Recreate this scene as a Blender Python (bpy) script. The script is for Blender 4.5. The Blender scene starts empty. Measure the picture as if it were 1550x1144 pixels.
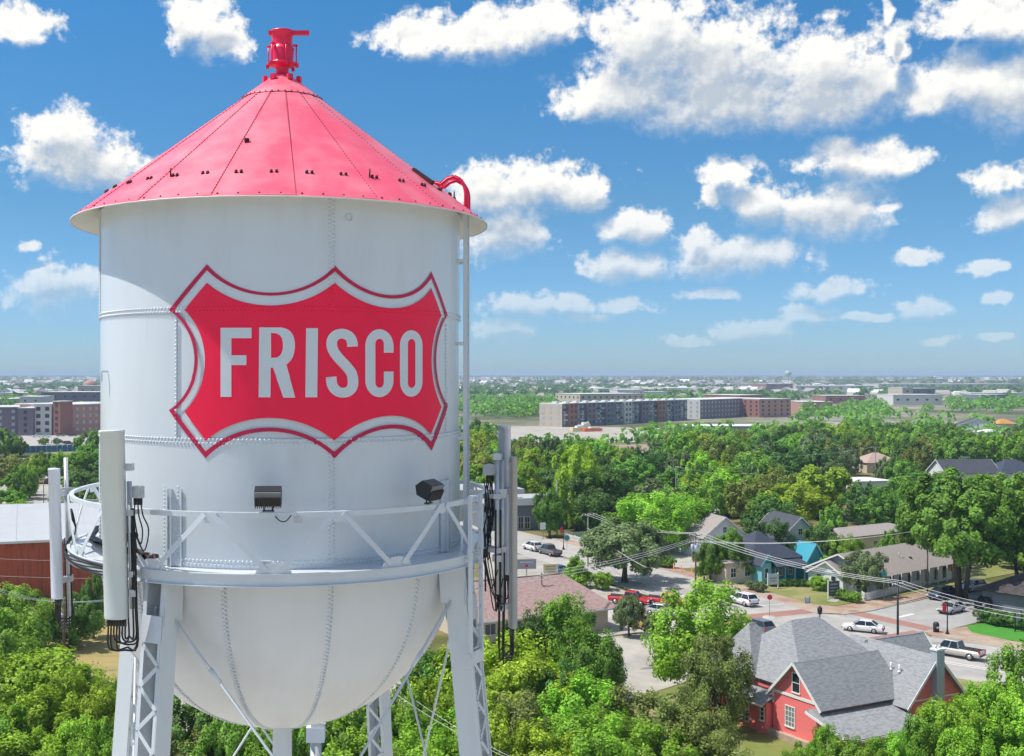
import bpy, bmesh, math, random
from mathutils import Vector, Matrix
from mathutils.geometry import tessellate_polygon
R_ = math.radians
SC = bpy.context.scene
COL = SC.collection

# ------------------------------------------------------------------ camera
CAM_H = 32.0          # drone height above the street
FPX = 1700.0          # focal length in photo pixels (photo 1550 wide)
PX, PY = 587.0, 567.5 # where the optical axis meets the (cropped) photograph
cam = bpy.data.cameras.new('camera')
camo = bpy.data.objects.new('camera', cam); COL.objects.link(camo)
camo.location = (0, 0, CAM_H); camo.rotation_euler = (R_(90), 0, 0)
cam.sensor_fit = 'HORIZONTAL'; cam.sensor_width = 36.0
cam.lens = FPX / 1550 * 36.0
cam.shift_x = (775 - PX) / 1550; cam.shift_y = -(572 - PY) / 1550
cam.clip_start = 0.5; cam.clip_end = 90000
SC.camera = camo

def G(x, y, z=0.0):
    """photo pixel whose ray meets the level z above the ground -> point"""
    d = (CAM_H - z) * FPX / (y - PY)
    return Vector(((x - PX) * d / FPX, d, z))
def AT(x, y, depth):
    return Vector(((x - PX) * depth / FPX, depth, CAM_H - (y - PY) * depth / FPX))

# ------------------------------------------------------------------ render / light
SC.render.engine = 'CYCLES'
SC.cycles.use_denoising = True
SC.cycles.max_bounces = 6; SC.cycles.diffuse_bounces = 3; SC.cycles.glossy_bounces = 3
SC.cycles.transmission_bounces = 3; SC.cycles.transparent_max_bounces = 6; SC.cycles.volume_bounces = 0
SC.cycles.sample_clamp_indirect = 6
SC.cycles.use_adaptive_sampling = True; SC.cycles.adaptive_threshold = 0.02
SC.view_settings.view_transform = 'Standard'; SC.view_settings.look = 'None'
SC.view_settings.exposure = 0.48; SC.view_settings.gamma = 1.0
SC.view_settings.use_curve_mapping = False

SUN_EL = 60.0
sun = bpy.data.lights.new('sun', 'SUN'); sun.energy = 3.7; sun.angle = R_(0.53); sun.color = (1.0, 0.955, 0.88)
suno = bpy.data.objects.new('sun', sun); COL.objects.link(suno)
suno.location = (-60, 0, 120); suno.rotation_euler = (0, -R_(90 - SUN_EL), 0)

W = bpy.data.worlds.new('World'); SC.world = W; W.use_nodes = True
def build_world():
    nt = W.node_tree
    class T:                                   # thin wrapper round one node tree
        def __init__(s, tree): s.N = tree.nodes; s.L = tree.links
        def new(s, t): return s.N.new('ShaderNode' + t)
        def inp(s, n, a):
            for i, v in enumerate(a):
                if isinstance(v, bpy.types.NodeSocket): s.L.new(v, n.inputs[i])
                else: n.inputs[i].default_value = v
        def vm(s, op, *a):
            n = s.new('VectorMath'); n.operation = op; s.inp(n, a); return n.outputs['Value' if op == 'LENGTH' else 'Vector']
        def ma(s, op, *a, clamp=False):
            n = s.new('Math'); n.operation = op; n.use_clamp = clamp; s.inp(n, a); return n.outputs[0]
        def noise(s, v, scale, detail, rough=.5):
            n = s.new('TexNoise'); s.L.new(v, n.inputs['Vector']); n.inputs['Scale'].default_value = scale
            n.inputs['Detail'].default_value = detail; n.inputs['Roughness'].default_value = rough; return n
        def ss(s, v, lo, hi):
            m = s.new('MapRange'); m.interpolation_type = 'SMOOTHSTEP'
            s.L.new(v, m.inputs[0]); m.inputs[1].default_value = lo; m.inputs[2].default_value = hi; return m.outputs[0]
        def mix(s, f, a, b):
            m = s.new('Mix'); m.data_type = 'RGBA'
            for k, v in (('Factor', f), ('A', a), ('B', b)):
                if isinstance(v, bpy.types.NodeSocket): s.L.new(v, m.inputs[k])
                else: m.inputs[k].default_value = v
            return m.outputs['Result']
    w = T(nt); w.N.clear()
    out = w.new('OutputWorld')
    sky = w.new('TexSky'); sky.sky_type = 'NISHITA'; sky.sun_disc = False
    sky.sun_elevation = R_(SUN_EL); sky.sun_rotation = R_(-90)
    sky.altitude = 200; sky.air_density = 1.0; sky.dust_density = 0.25; sky.ozone_density = 3.0
    tc = w.new('TexCoord'); s2 = w.new('SeparateXYZ'); w.L.new(tc.outputs['Generated'], s2.inputs[0])
    az = w.ma('ARCTAN2', s2.outputs[0], s2.outputs[1]); el = w.ma('ARCSINE', s2.outputs[2])
    cb = w.new('CombineXYZ'); w.L.new(az, cb.inputs[0]); w.L.new(el, cb.inputs[1]); P0 = cb.outputs[0]
    hs = w.new('HueSaturation'); hs.inputs['Saturation'].default_value = 1.12; w.L.new(sky.outputs[0], hs.inputs['Color'])
    rp = w.new('ValToRGB'); w.L.new(w.ma('MULTIPLY', el, 1 / .36), rp.inputs[0])
    rp.color_ramp.elements[0].color = (.46, .66, 1.07, 1); rp.color_ramp.elements[1].color = (.40, .86, 1.02, 1)
    m_ = rp.color_ramp.elements.new(.4); m_.color = (.46, .70, .84, 1)
    skyc = w.vm('MULTIPLY', hs.outputs[0], w.vm('MULTIPLY', rp.outputs[0], (SKY_STRENGTH,) * 3))
    fade = w.ma('MULTIPLY_ADD', w.ss(el, .0, .17), .80, .18)       # distant clouds drown in the air
    lobes = []
    for (x, y, rx, ry) in CLOUD_LOBES:
        a = (x - PX) / FPX; b = (PY - y) / FPX
        lobes.append((math.atan(a), math.atan2(b, math.hypot(1, a)), FPX * (1 + a * a) / (rx * 1.14), FPX * math.hypot(1, a) / (ry * 1.14)))
    def sky_shader(tile):
        """sky behind cumulus puffs (tile = list of puffs; None = puffs scattered by noise; [] = clear)"""
        if tile is not None and not tile:
            bg = w.new('Background'); w.L.new(skyc, bg.inputs[0]); return bg.outputs[0]
        g = bpy.data.node_groups.new('cumulus', 'ShaderNodeTree')
        for n, t in (('P', 'Vector'), ('Sky', 'Color'), ('Fade', 'Float')): g.interface.new_socket(n, in_out='INPUT', socket_type='NodeSocket' + t)
        g.interface.new_socket('Shader', in_out='OUTPUT', socket_type='NodeSocketShader')
        q = T(g); gi = g.nodes.new('NodeGroupInput'); go = g.nodes.new('NodeGroupOutput'); P = gi.outputs[0]
        def field(P):
            wn = q.noise(P, 24, 2)
            Q = q.vm('MULTIPLY_ADD', q.vm('SUBTRACT', wn.outputs['Color'], (.5, .5, .5)), (.036, .022, 0), P)
            if tile is None:
                r = q.noise(q.vm('MULTIPLY', Q, (1, 1.7, 1)), 5.5, 1.5)
                return q.ma('MULTIPLY', q.ma('SUBTRACT', r.outputs[0], .515), 7.0)
            cur = None
            for (la, le, sx, sy) in tile:
                l = q.vm('LENGTH', q.vm('MULTIPLY_ADD', Q, (sx, sy, 0), (-la * sx, -le * sy, 0)))
                cur = l if cur is None else q.ma('SMOOTH_MIN', cur, l, .22)
            return q.ma('SUBTRACT', 1.0, cur)
        sp = q.new('SeparateXYZ'); q.L.new(P, sp.inputs[0]); oc = q.new('CombineXYZ'); up = q.ma('MULTIPLY_ADD', q.ma('MAXIMUM', sp.outputs[1], 0), .085, .008)
        q.L.new(q.ma('MULTIPLY', up, -.25), oc.inputs[0]); q.L.new(up, oc.inputs[1])
        f0 = field(P); f1 = field(q.vm('ADD', P, oc.outputs[0]))
        n0 = q.noise(P, 42, 8, .57).outputs[0]; n1 = q.noise(q.vm('ADD', P, (-.0035, .006, 0)), 42, 4, .5).outputs[0]
        n0 = q.ma('MULTIPLY_ADD', q.ma('SUBTRACT', q.noise(P, 150, 5, .6).outputs[0], .5), .38, n0)
        big = q.ss(f1, -.12, .62)
        d0 = q.ma('MULTIPLY_ADD', q.ma('SUBTRACT', n0, .5), q.ma('MULTIPLY_ADD', big, -1.1, 2.1), f0)
        edge = q.ss(d0, -.12, .35); q.L.new(q.ma('MULTIPLY_ADD', big, .40, .42), edge.node.inputs[2])
        alpha = q.ma('MULTIPLY', edge, gi.outputs[2])
        shade = q.ma('MULTIPLY_ADD', q.ma('SUBTRACT', n1, n0), 1.6, q.ma('MULTIPLY', big, .92), clamp=True)
        col = q.mix(shade, CLOUD_LIT, CLOUD_SHADE)
        bg = q.new('Background'); q.L.new(q.mix(alpha, gi.outputs[1], col), bg.inputs[0]); q.L.new(bg.outputs[0], go.inputs[0])
        k = w.new('Group'); k.node_tree = g; w.L.new(P0, k.inputs[0]); w.L.new(skyc, k.inputs[1]); w.L.new(fade, k.inputs[2]); return k.outputs[0]
    def choose(fac, a, b):
        m = w.new('MixShader'); w.L.new(fac, m.inputs[0]); w.L.new(a, m.inputs[1]); w.L.new(b, m.inputs[2]); return m.outputs[0]
    A0, A1, E1 = -.42, .62, .40
    def tiles(a0, a1, e0, e1, depth):
        t = [q for q in lobes if a0 - .04 < q[0] + 1.7 / q[2] and q[0] - 1.7 / q[2] < a1 + .04 and e0 - .02 < q[1] + 1.7 / q[3] and q[1] - 1.7 / q[3] < e1 + .05]
        if depth == 0 or len(t) < 6: return sky_shader(t)
        if (a1 - a0) > (e1 - e0) * 1.6: m = (a0 + a1) / 2; return choose(w.ma('GREATER_THAN', az, m), tiles(a0, m, e0, e1, depth - 1), tiles(m, a1, e0, e1, depth - 1))
        m = (e0 + e1) / 2; return choose(w.ma('GREATER_THAN', el, m), tiles(a0, a1, e0, m, depth - 1), tiles(a0, a1, m, e1, depth - 1))
    inwin = w.ma('MULTIPLY', w.ma('LESS_THAN', w.ma('ABSOLUTE', w.ma('SUBTRACT', az, (A0 + A1) / 2)), (A1 - A0) / 2), w.ma('LESS_THAN', el, E1))
    top = choose(inwin, sky_shader(None), tiles(A0, A1, 0, E1, 4))
    w.L.new(choose(w.ma('GREATER_THAN', el, -.02), sky_shader([]), top), out.inputs[0])
CLOUD_LIT = (.77, .755, .72, 1); CLOUD_SHADE = (.385, .435, .495, 1)
SKY_STRENGTH = 0.096
CLOUD_LOBES = [
 (990,62,105,72),(1085,92,110,75),(1240,105,95,66),(1320,125,60,46),(950,140,110,42),(1100,152,165,46),(1255,150,110,46),
 (1450,132,85,46),(1532,140,75,56),(1400,152,55,32),(1480,22,85,32),(1550,22,70,42),(1362,78,26,32),(1346,20,9,16),
 (630,58,62,32),(740,50,115,38),(822,24,60,34),(20,34,72,30),(280,26,36,44),(338,62,44,34),(312,8,40,24),
 (88,200,62,36),(115,240,88,44),(155,254,58,36),(55,238,36,28),(240,262,52,20),(92,442,72,40),
 (800,280,100,38),(872,292,62,32),(740,290,60,38),(768,352,62,44),(962,346,56,26),
 (948,400,84,22),(1108,390,102,32),(1056,360,22,16),(1098,262,44,26),(1070,302,14,14),(1148,310,72,34),(1262,320,88,38),
 (1345,316,22,7),(1302,246,86,32),(1262,226,40,22),(1358,246,24,22),(1516,270,42,24),(1524,326,54,26),
 (1376,392,32,14),(1487,405,30,12),(1510,447,30,13),(1266,440,56,17),(1230,475,48,13),(1312,482,46,7),(1402,468,32,19),
 (1070,445,40,11),(800,465,66,20),(872,462,40,18),(942,462,64,15),(885,484,36,9),(1052,515,46,11),(1142,500,62,20),
 (760,500,50,20),(1420,517,24,8),(1520,512,40,8),(40,372,20,7)]
build_world()

# ------------------------------------------------------------------ materials
MATS = {}
def mat(name, col, rough=.6, var=.0, vscale=3.0, metal=0.0, spec=.5, bump=0.0, bscale=20.0, coat=0.0, col2=None, c2scale=1.0, c2amt=(.45, .65), rnd=0.0, trans=0.0, detail=4, stretch=None):
    """principled material; colour broken up by object-space noise (var), a second colour in patches (col2), per-object shift (rnd)"""
    m = bpy.data.materials.new(name); m.use_nodes = True
    nt = m.node_tree; N = nt.nodes; L = nt.links
    b = N['Principled BSDF']
    b.inputs['Roughness'].default_value = rough; b.inputs['Metallic'].default_value = metal
    b.inputs['Specular IOR Level'].default_value = spec
    b.inputs['Coat Weight'].default_value = coat; b.inputs['Coat Roughness'].default_value = .12
    c = (*col, 1) if len(col) == 3 else col
    b.inputs['Base Color'].default_value = c
    src = None
    tc = N.new('ShaderNodeTexCoord'); vec = tc.outputs['Object']
    if stretch:
        mp = N.new('ShaderNodeMapping'); L.new(vec, mp.inputs[0]); mp.inputs['Scale'].default_value = stretch; vec = mp.outputs[0]
    if col2 is not None:
        n = N.new('ShaderNodeTexNoise'); n.inputs['Scale'].default_value = c2scale; n.inputs['Detail'].default_value = detail; n.inputs['Roughness'].default_value = .6
        L.new(vec, n.inputs['Vector'])
        mr = N.new('ShaderNodeMapRange'); L.new(n.outputs[0], mr.inputs[0]); mr.inputs[1].default_value = c2amt[0]; mr.inputs[2].default_value = c2amt[1]
        mx = N.new('ShaderNodeMix'); mx.data_type = 'RGBA'; L.new(mr.outputs[0], mx.inputs['Factor'])
        mx.inputs['A'].default_value = c; mx.inputs['B'].default_value = (*col2, 1); src = mx.outputs['Result']
    if var or rnd:
        hs = N.new('ShaderNodeHueSaturation')
        if src: L.new(src, hs.inputs['Color'])
        else: hs.inputs['Color'].default_value = c
        val = None
        if var:
            n = N.new('ShaderNodeTexNoise'); n.inputs['Scale'].default_value = vscale; n.inputs['Detail'].default_value = detail; n.inputs['Roughness'].default_value = .65
            L.new(vec, n.inputs['Vector'])
            mr = N.new('ShaderNodeMapRange'); L.new(n.outputs[0], mr.inputs[0]); mr.inputs[1].default_value = .25; mr.inputs[2].default_value = .75
            mr.inputs[3].default_value = 1 - var; mr.inputs[4].default_value = 1 + var; val = mr.outputs[0]
        if rnd:
            oi = N.new('ShaderNodeObjectInfo')
            mr = N.new('ShaderNodeMapRange'); L.new(oi.outputs['Random'], mr.inputs[0]); mr.inputs[3].default_value = 1 - rnd; mr.inputs[4].default_value = 1 + rnd
            if val:
                mm = N.new('ShaderNodeMath'); mm.operation = 'MULTIPLY'; L.new(val, mm.inputs[0]); L.new(mr.outputs[0], mm.inputs[1]); val = mm.outputs[0]
            else: val = mr.outputs[0]
        L.new(val, hs.inputs['Value']); src = hs.outputs[0]
    if src: L.new(src, b.inputs['Base Color'])
    if bump:
        n = N.new('ShaderNodeTexNoise'); n.inputs['Scale'].default_value = bscale; n.inputs['Detail'].default_value = 3
        L.new(vec, n.inputs['Vector'])
        bp = N.new('ShaderNodeBump'); bp.inputs['Strength'].default_value = bump; bp.inputs['Distance'].default_value = .02
        L.new(n.outputs[0], bp.inputs['Height']); L.new(bp.outputs[0], b.inputs['Normal'])
    MATS[name] = m
    return m

# ------------------------------------------------------------------ mesh builder
class MB:
    def __init__(s): s.v = []; s.f = []; s.smooth = set()
    def add(s, vs, fs, smooth=False):
        o = len(s.v); s.v.extend([tuple(p) for p in vs])
        for f in fs:
            if smooth: s.smooth.add(len(s.f))
            s.f.append(tuple(i + o for i in f))
    def box(s, c, size, M=None):
        x, y, z = [k / 2 for k in size]; c = Vector(c)
        vs = [Vector((a * x, b * y, d * z)) for d in (-1, 1) for a, b in ((-1, -1), (1, -1), (1, 1), (-1, 1))]
        if M is not None: vs = [M @ p for p in vs]
        s.add([c + p for p in vs], [(3, 2, 1, 0), (4, 5, 6, 7), (0, 1, 5, 4), (1, 2, 6, 5), (2, 3, 7, 6), (3, 0, 4, 7)])
    def hexa(s, p8):
        """8 corners: bottom ring 0-3 (counter-clockwise from above), top ring 4-7"""
        s.add(p8, [(3, 2, 1, 0), (4, 5, 6, 7), (0, 1, 5, 4), (1, 2, 6, 5), (2, 3, 7, 6), (3, 0, 4, 7)])
    def bar(s, a, b, w, h, up=(0, 0, 1)):
        """rectangular bar a->b, w across, h along 'up'"""
        a = Vector(a); b = Vector(b); t = (b - a).normalized(); u = Vector(up)
        if abs(t.dot(u)) > .98: u = Vector((1, 0, 0)) if abs(t.x) < .9 else Vector((0, 1, 0))
        sd = t.cross(u).normalized(); u = sd.cross(t).normalized()
        q = [(-1, -1), (1, -1), (1, 1), (-1, 1)]
        vs = [a + sd * (i * w / 2) + u * (j * h / 2) for i, j in q] + [b + sd * (i * w / 2) + u * (j * h / 2) for i, j in q]
        s.add(vs, [(0, 1, 2, 3), (7, 6, 5, 4), (4, 5, 1, 0), (5, 6, 2, 1), (6, 7, 3, 2), (7, 4, 0, 3)])
    def tube(s, pts, r, n=8, closed=False, caps=True, smooth=True):
        pts = [Vector(p) for p in pts]; m = len(pts)
        rr = r if isinstance(r, (list, tuple)) else [r] * m
        vs = []; prev = None
        for i, p in enumerate(pts):
            if closed: t = pts[(i + 1) % m] - pts[i - 1]
            else: t = pts[min(i + 1, m - 1)] - pts[max(i - 1, 0)]
            t.normalize()
            if prev is None:
                u = Vector((0, 0, 1)) if abs(t.z) < .9 else Vector((1, 0, 0))
                u = (u - t * u.dot(t)).normalized()
            else:
                u = (prev - t * prev.dot(t)).normalized()
            prev = u; w = t.cross(u)
            vs += [p + (u * math.cos(2 * math.pi * k / n) + w * math.sin(2 * math.pi * k / n)) * rr[i] for k in range(n)]
        fs = []
        for i in range(m if closed else m - 1):
            a = i * n; b = ((i + 1) % m) * n
            fs += [(a + k, a + (k + 1) % n, b + (k + 1) % n, b + k) for k in range(n)]
        s.add(vs, fs, smooth)
        if caps and not closed:
            o = len(s.v) - len(vs)
            s.f.append(tuple(o + k for k in reversed(range(n)))); s.f.append(tuple(o + (m - 1) * n + k for k in range(n)))
    def lathe(s, prof, n=48, c=(0, 0), smooth=True, a0=0.0, a1=2 * math.pi):
        """profile [(r,z)..] turned about z"""
        full = abs(a1 - a0 - 2 * math.pi) < 1e-6; k = n if full else n + 1
        vs = []
        for r, z in prof:
            vs += [(c[0] + r * math.sin(a0 + (a1 - a0) * i / n), c[1] - r * math.cos(a0 + (a1 - a0) * i / n), z) for i in range(k)]
        fs = []
        for j in range(len(prof) - 1):
            for i in range(n):
                i2 = (i + 1) % k
                fs.append((j * k + i, j * k + i2, (j + 1) * k + i2, (j + 1) * k + i))
        s.add(vs, fs, smooth)
    def prism(s, poly, z0, z1):
        n = len(poly)
        s.add([(x, y, z0) for x, y in poly] + [(x, y, z1) for x, y in poly],
              [tuple(reversed(range(n))), tuple(range(n, 2 * n))] + [(i, (i + 1) % n, n + (i + 1) % n, n + i) for i in range(n)])
    def xf(s, M):
        s.v = [tuple(M @ Vector(p)) for p in s.v]; return s
    def mesh(s, name):
        me = bpy.data.meshes.new(name); me.from_pydata(s.v, [], s.f)
        if s.smooth:
            sm = [False] * len(s.f)
            for i in s.smooth: sm[i] = True
            me.polygons.foreach_set('use_smooth', sm)
        me.update(); return me
    def build(s, name, m, parent=None, loc=None):
        me = s.mesh(name); me.materials.append(m)
        return place(name, me, parent, loc)
def place(name, me, parent=None, loc=None, rot=None, scale=None):
    o = bpy.data.objects.new(name, me); COL.objects.link(o)
    if parent is not None: o.parent = parent
    if loc is not None: o.location = loc
    if rot is not None: o.rotation_euler = rot
    if scale is not None: o.scale = scale
    return o
def tag(o, label=None, cat=None, group=None, kind=None):
    if label: o['label'] = label
    if cat: o['category'] = cat
    if group: o['group'] = group
    if kind: o['kind'] = kind
    return o
def empty(name, loc=(0, 0, 0), rz=0.0, label=None, cat=None, group=None):
    o = bpy.data.objects.new(name, None); COL.objects.link(o); o.empty_display_size = .3
    o.location = loc; o.rotation_euler = (0, 0, rz)
    return tag(o, label, cat, group)
def copy_tree(o, parent=None, **kw):
    c = o.copy(); COL.objects.link(c); c.parent = parent
    for ch in o.children: copy_tree(ch, c)
    for k, v in kw.items(): setattr(c, k, v)
    return c
def box_part(name, c, size, m, parent, M=None):
    b = MB(); b.box(c, size, M); return b.build(name, m, parent)

mat('white_paint', (.665, .705, .745), .30, var=.05, vscale=1.1, col2=(.535, .545, .545), c2scale=.9, c2amt=(.52, .85), bump=.02, bscale=3, coat=.25, stretch=(1, 1, .22), detail=6)
mat('cream_paint', (.72, .70, .64), .45, var=.05, vscale=1.0, col2=(.68, .65, .58), c2scale=.8, c2amt=(.52, .8))
mat('bowl_paint', (.70, .71, .725), .40, var=.05, vscale=.8, col2=(.60, .58, .55), c2scale=.7, c2amt=(.5, .85), stretch=(1, 1, .3), detail=6)
mat('roof_red', (.90, .085, .16), .42, var=.09, vscale=1.6, col2=(.86, .27, .32), c2scale=1.3, c2amt=(.42, .8), rnd=.05, spec=.75, detail=7)
mat('vent_red', (.80, .015, .09), .35, var=.06)
mat('emblem_red', (.98, .004, .06), .5, var=.05, vscale=1.5)
mat('emblem_dark_red', (.55, .006, .07), .45)
mat('letter_white', (.665, .705, .745), .42, var=.03)
mat('dark_stud', (.05, .012, .02), .6)
mat('galvanised', (.52, .54, .56), .42, metal=.35, var=.12, vscale=6)
mat('antenna_grey', (.64, .68, .66), .45, var=.03, vscale=2)
mat('antenna_light', (.66, .70, .78), .40, var=.03, vscale=2)
mat('black_plastic', (.012, .012, .014), .45)
mat('lamp_black', (.02, .022, .026), .38)
# ================================================================== ground, streets
def fr(deg):  # a street grid frame: local x, y axes
    a = R_(deg); return Vector((math.cos(a), math.sin(a), 0)), Vector((-math.sin(a), math.cos(a), 0))
def ground_material():
    m = bpy.data.materials.new('open_ground'); m.use_nodes = True; nt = m.node_tree; N = nt.nodes; L = nt.links
    b = N['Principled BSDF']; b.inputs['Roughness'].default_value = .95; b.inputs['Specular IOR Level'].default_value = .1
    tc = N.new('ShaderNodeTexCoord')
    def noise(scale, det=5, rough=.6):
        n = N.new('ShaderNodeTexNoise'); n.inputs['Scale'].default_value = scale; n.inputs['Detail'].default_value = det; n.inputs['Roughness'].default_value = rough
        L.new(tc.outputs['Object'], n.inputs['Vector']); return n.outputs[0]
    def ramp(f, stops):
        r = N.new('ShaderNodeValToRGB'); L.new(f, r.inputs[0]); e = r.color_ramp.elements
        e[0].position, e[0].color = stops[0][0], (*stops[0][1], 1); e[1].position, e[1].color = stops[-1][0], (*stops[-1][1], 1)
        for p, c in stops[1:-1]: k = e.new(p); k.color = (*c, 1)
        return r.outputs[0]
    near = ramp(noise(.045), [(.36, (.05, .075, .018)), (.47, (.10, .11, .035)), (.56, (.20, .165, .07)), (.68, (.26, .22, .12))])
    far = ramp(noise(.0042, 7, .68), [(.36, (.04, .065, .025)), (.45, (.09, .11, .05)), (.53, (.22, .21, .14)), (.62, (.38, .36, .31))])
    sp = N.new('ShaderNodeSeparateXYZ'); L.new(tc.outputs['Object'], sp.inputs[0])
    mr = N.new('ShaderNodeMapRange'); L.new(sp.outputs[1], mr.inputs[0]); mr.inputs[1].default_value = 420; mr.inputs[2].default_value = 800
    mx = N.new('ShaderNodeMix'); mx.data_type = 'RGBA'; L.new(mr.outputs[0], mx.inputs['Factor']); L.new(near, mx.inputs['A']); L.new(far, mx.inputs['B'])
    L.new(mx.outputs['Result'], b.inputs['Base Color']); MATS['open_ground'] = m; return m
b = MB(); b.add([(-45000, -9000, 0), (45000, -9000, 0), (45000, 45000, 0), (-45000, 45000, 0)], [(0, 1, 2, 3)])
tag(b.build('ground', ground_material()), kind='structure')
mat('concrete', (.42, .39, .36), .9, var=.16, vscale=.35, col2=(.31, .29, .27), c2scale=.16, c2amt=(.47, .7), detail=8)
mat('asphalt', (.36, .345, .33), .9, var=.16, vscale=.4, detail=8, col2=(.29, .28, .27), c2scale=.15, c2amt=(.45, .7))
mat('lot_paving', (.42, .385, .335), .9, var=.16, vscale=.35, detail=8, col2=(.30, .27, .23), c2scale=.1, c2amt=(.45, .7))
mat('brick_paving', (.34, .17, .13), .9, var=.15, vscale=1.5)
mat('tan_walk', (.40, .31, .23), .9, var=.12, vscale=.6, col2=(.33, .19, .14), c2scale=.2, c2amt=(.45, .6))
mat('kerb_stone', (.44, .42, .39), .9, var=.10, vscale=.8)
mat('line_paint', (.72, .71, .68), .8, var=.15, vscale=2)
mat('lawn_bright', (.055, .24, .015), .9, var=.18, vscale=.5)
mat('lawn_dry', (.17, .20, .045), .95, var=.2, vscale=.35, col2=(.30, .26, .11), c2scale=.12, c2amt=(.42, .62))
mat('straw', (.36, .27, .10), .95, var=.14, vscale=.4, col2=(.26, .22, .08), c2scale=.15, c2amt=(.45, .7), stretch=(.4, 2.2, 1))
mat('mulch', (.14, .075, .045), .95, var=.25, vscale=1.5)
def sheet(name, pts, z, m, kind='structure'):
    b = MB(); n = len(pts); b.add([(p[0], p[1], z) for p in pts], [tuple(range(n))])
    a = sum(pts[i][0] * pts[(i + 1) % n][1] - pts[(i + 1) % n][0] * pts[i][1] for i in range(n))
    if a < 0: b.f = [tuple(reversed(f)) for f in b.f]
    o = b.build(name, MATS[m]); tag(o, kind=kind); return o
def slab(name, pts, z0, z1, m):
    n = len(pts); a = sum(pts[i][0] * pts[(i + 1) % n][1] - pts[(i + 1) % n][0] * pts[i][1] for i in range(n))
    if a < 0: pts = pts[::-1]
    b = MB(); b.prism([(p[0], p[1]) for p in pts], z0, z1); return tag(b.build(name, MATS[m]), kind='structure')
def kerb(name, pts, w=.16, h=.13):
    b = MB()
    for p, q in zip(pts[:-1], pts[1:]): b.bar((p[0], p[1], h / 2), (q[0], q[1], h / 2), w, h)
    return tag(b.build(name, MATS['kerb_stone']), kind='structure')
mat('bounce_pale', (.50, .47, .42), .95, var=.12, vscale=.4, col2=(.40, .36, .27), c2scale=.08, c2amt=(.45, .6))
sheet('bounce_ground', [(-90, -160), (90, -160), (70, 60), (34, 78), (-30, 84), (-90, 70)], .006, 'bounce_pale')  # unseen pale ground sheet, added to bounce sunlight up onto tank and bowl
# main street: kerb lines read off the photograph
MR = [(-160, 640), (-40, 385), (16, 256), (32.1, 219.8), (36.6, 207), (53.5, 163.3), (56.2, 155), (57.6, 151)]
ML = [(-174, 634), (-53, 380), (2.5, 250.5), (18.5, 214.5), (23.5, 202), (40.2, 157), (41.5, 150), (40, 146.2)]
sheet('main_street', ML + [(42, 132), (47, 131)] + [(57, 122), (75, 104), (130, 50)] + [(141, 62), (88, 117), (72.1, 132), (66.5, 137.2), (66, 143), (66, 150), (61, 150)] + MR[::-1], .010, 'concrete')
sheet('side_street', [(66, 139.5), (70, 141), (112, 171.5), (250, 272), (243, 282), (105, 181.5), (77.6, 161.3), (65.2, 152.2), (60, 150)], .014, 'asphalt')
sheet('side_street_west', [(44, 145.5), (10, 129), (-60, 96), (-55, 84), (12, 108), (24, 111), (33, 119), (42, 130.5)], .014, 'lot_paving')
sheet('cross_street', [(-60, 205), (18, 240), (34, 236), (130, 290), (124, 300), (30, 246), (14, 252), (-66, 216)], .006, 'asphalt')
# brick crossings
def strip(name, p, q, w, z, m):
    p = Vector((*p, 0)); q = Vector((*q, 0)); t = (q - p).normalized(); s = Vector((-t.y, t.x, 0)) * w / 2
    return sheet(name, [p - s, q - s, q + s, p + s], z, m)
strip('brick_crossing', (44.5, 147.5), (58.8, 153.2), 2.6, .020, 'brick_paving')
strip('brick_crossing', (46, 131.5), (43.2, 146), 2.6, .024, 'brick_paving')
strip('brick_crossing', (49, 130.5), (66.5, 139.8), 2.6, .020, 'brick_paving')
strip('brick_crossing', (68.5, 141.5), (62.8, 151.6), 2.6, .024, 'brick_paving')
for p, q in (((67.5, 148.5), (70.5, 150.7)), ((50.2, 155.5), (56, 157.5)), ((59, 127.5), (67.5, 120)), ((62, 126), (66, 122.2)), ((46, 156), (42, 165)), ((40.5, 170), (36.5, 180)), ((35, 184), (31, 194)), ((24.5, 213), (22, 219)), ((69, 137), (80, 126.5))):
    strip('lane_line', p, q, .22 if (p[0] != 67.5) else .5, .028, 'line_paint')
# pavements, verges
slab('corner_pavement', [(66.6, 137.4), (72.1, 132.2), (88.2, 117), (141, 62), (143.5, 64.5), (91, 120), (75, 135), (72.5, 139.5), (73.5, 142.6), (70, 141), (67, 139.6)], 0, .12, 'tan_walk')
slab('corner_lawn', [(70.6, 141.2), (72.6, 138.4), (75.2, 135.4), (91.2, 120.4), (100, 124), (104, 150), (98, 158), (86, 150)], 0, .10, 'lawn_bright')
slab('kerb_pavement', [(57.9, 151.1), (56.5, 155), (53.8, 163.4), (36.9, 207), (32.4, 219.8), (34.4, 220.6), (39, 208), (56.4, 164.5), (59.5, 156.5), (62, 155.4), (77, 164.5), (78.4, 162.6), (65.4, 152.5), (61, 150.3)], 0, .12, 'tan_walk')
slab('front_lawn', [(56.6, 164.6), (59.6, 156.8), (62, 155.8), (77, 164.9), (112, 189), (100, 206), (62, 186), (55, 182), (50.5, 181)], 0, .08, 'lawn_dry')
strip('garden_path', (62.5, 158.4), (69, 166.5), 1.3, .095, 'concrete')
slab('verge_lawn', [(39.2, 208.2), (34.8, 220.6), (46, 226), (52, 214)], 0, .06, 'lawn_bright')
kerb('kerb', [(57.7, 151.0), (56.3, 155), (53.6, 163.3), (36.7, 207), (32.2, 219.8)])
kerb('kerb', [(66.5, 137.3), (72.0, 132.1), (88.1, 116.9), (141, 62)])
kerb('kerb', [(60.8, 150.1), (65.3, 152.3), (77.7, 161.4), (105, 181.3)])
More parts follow.
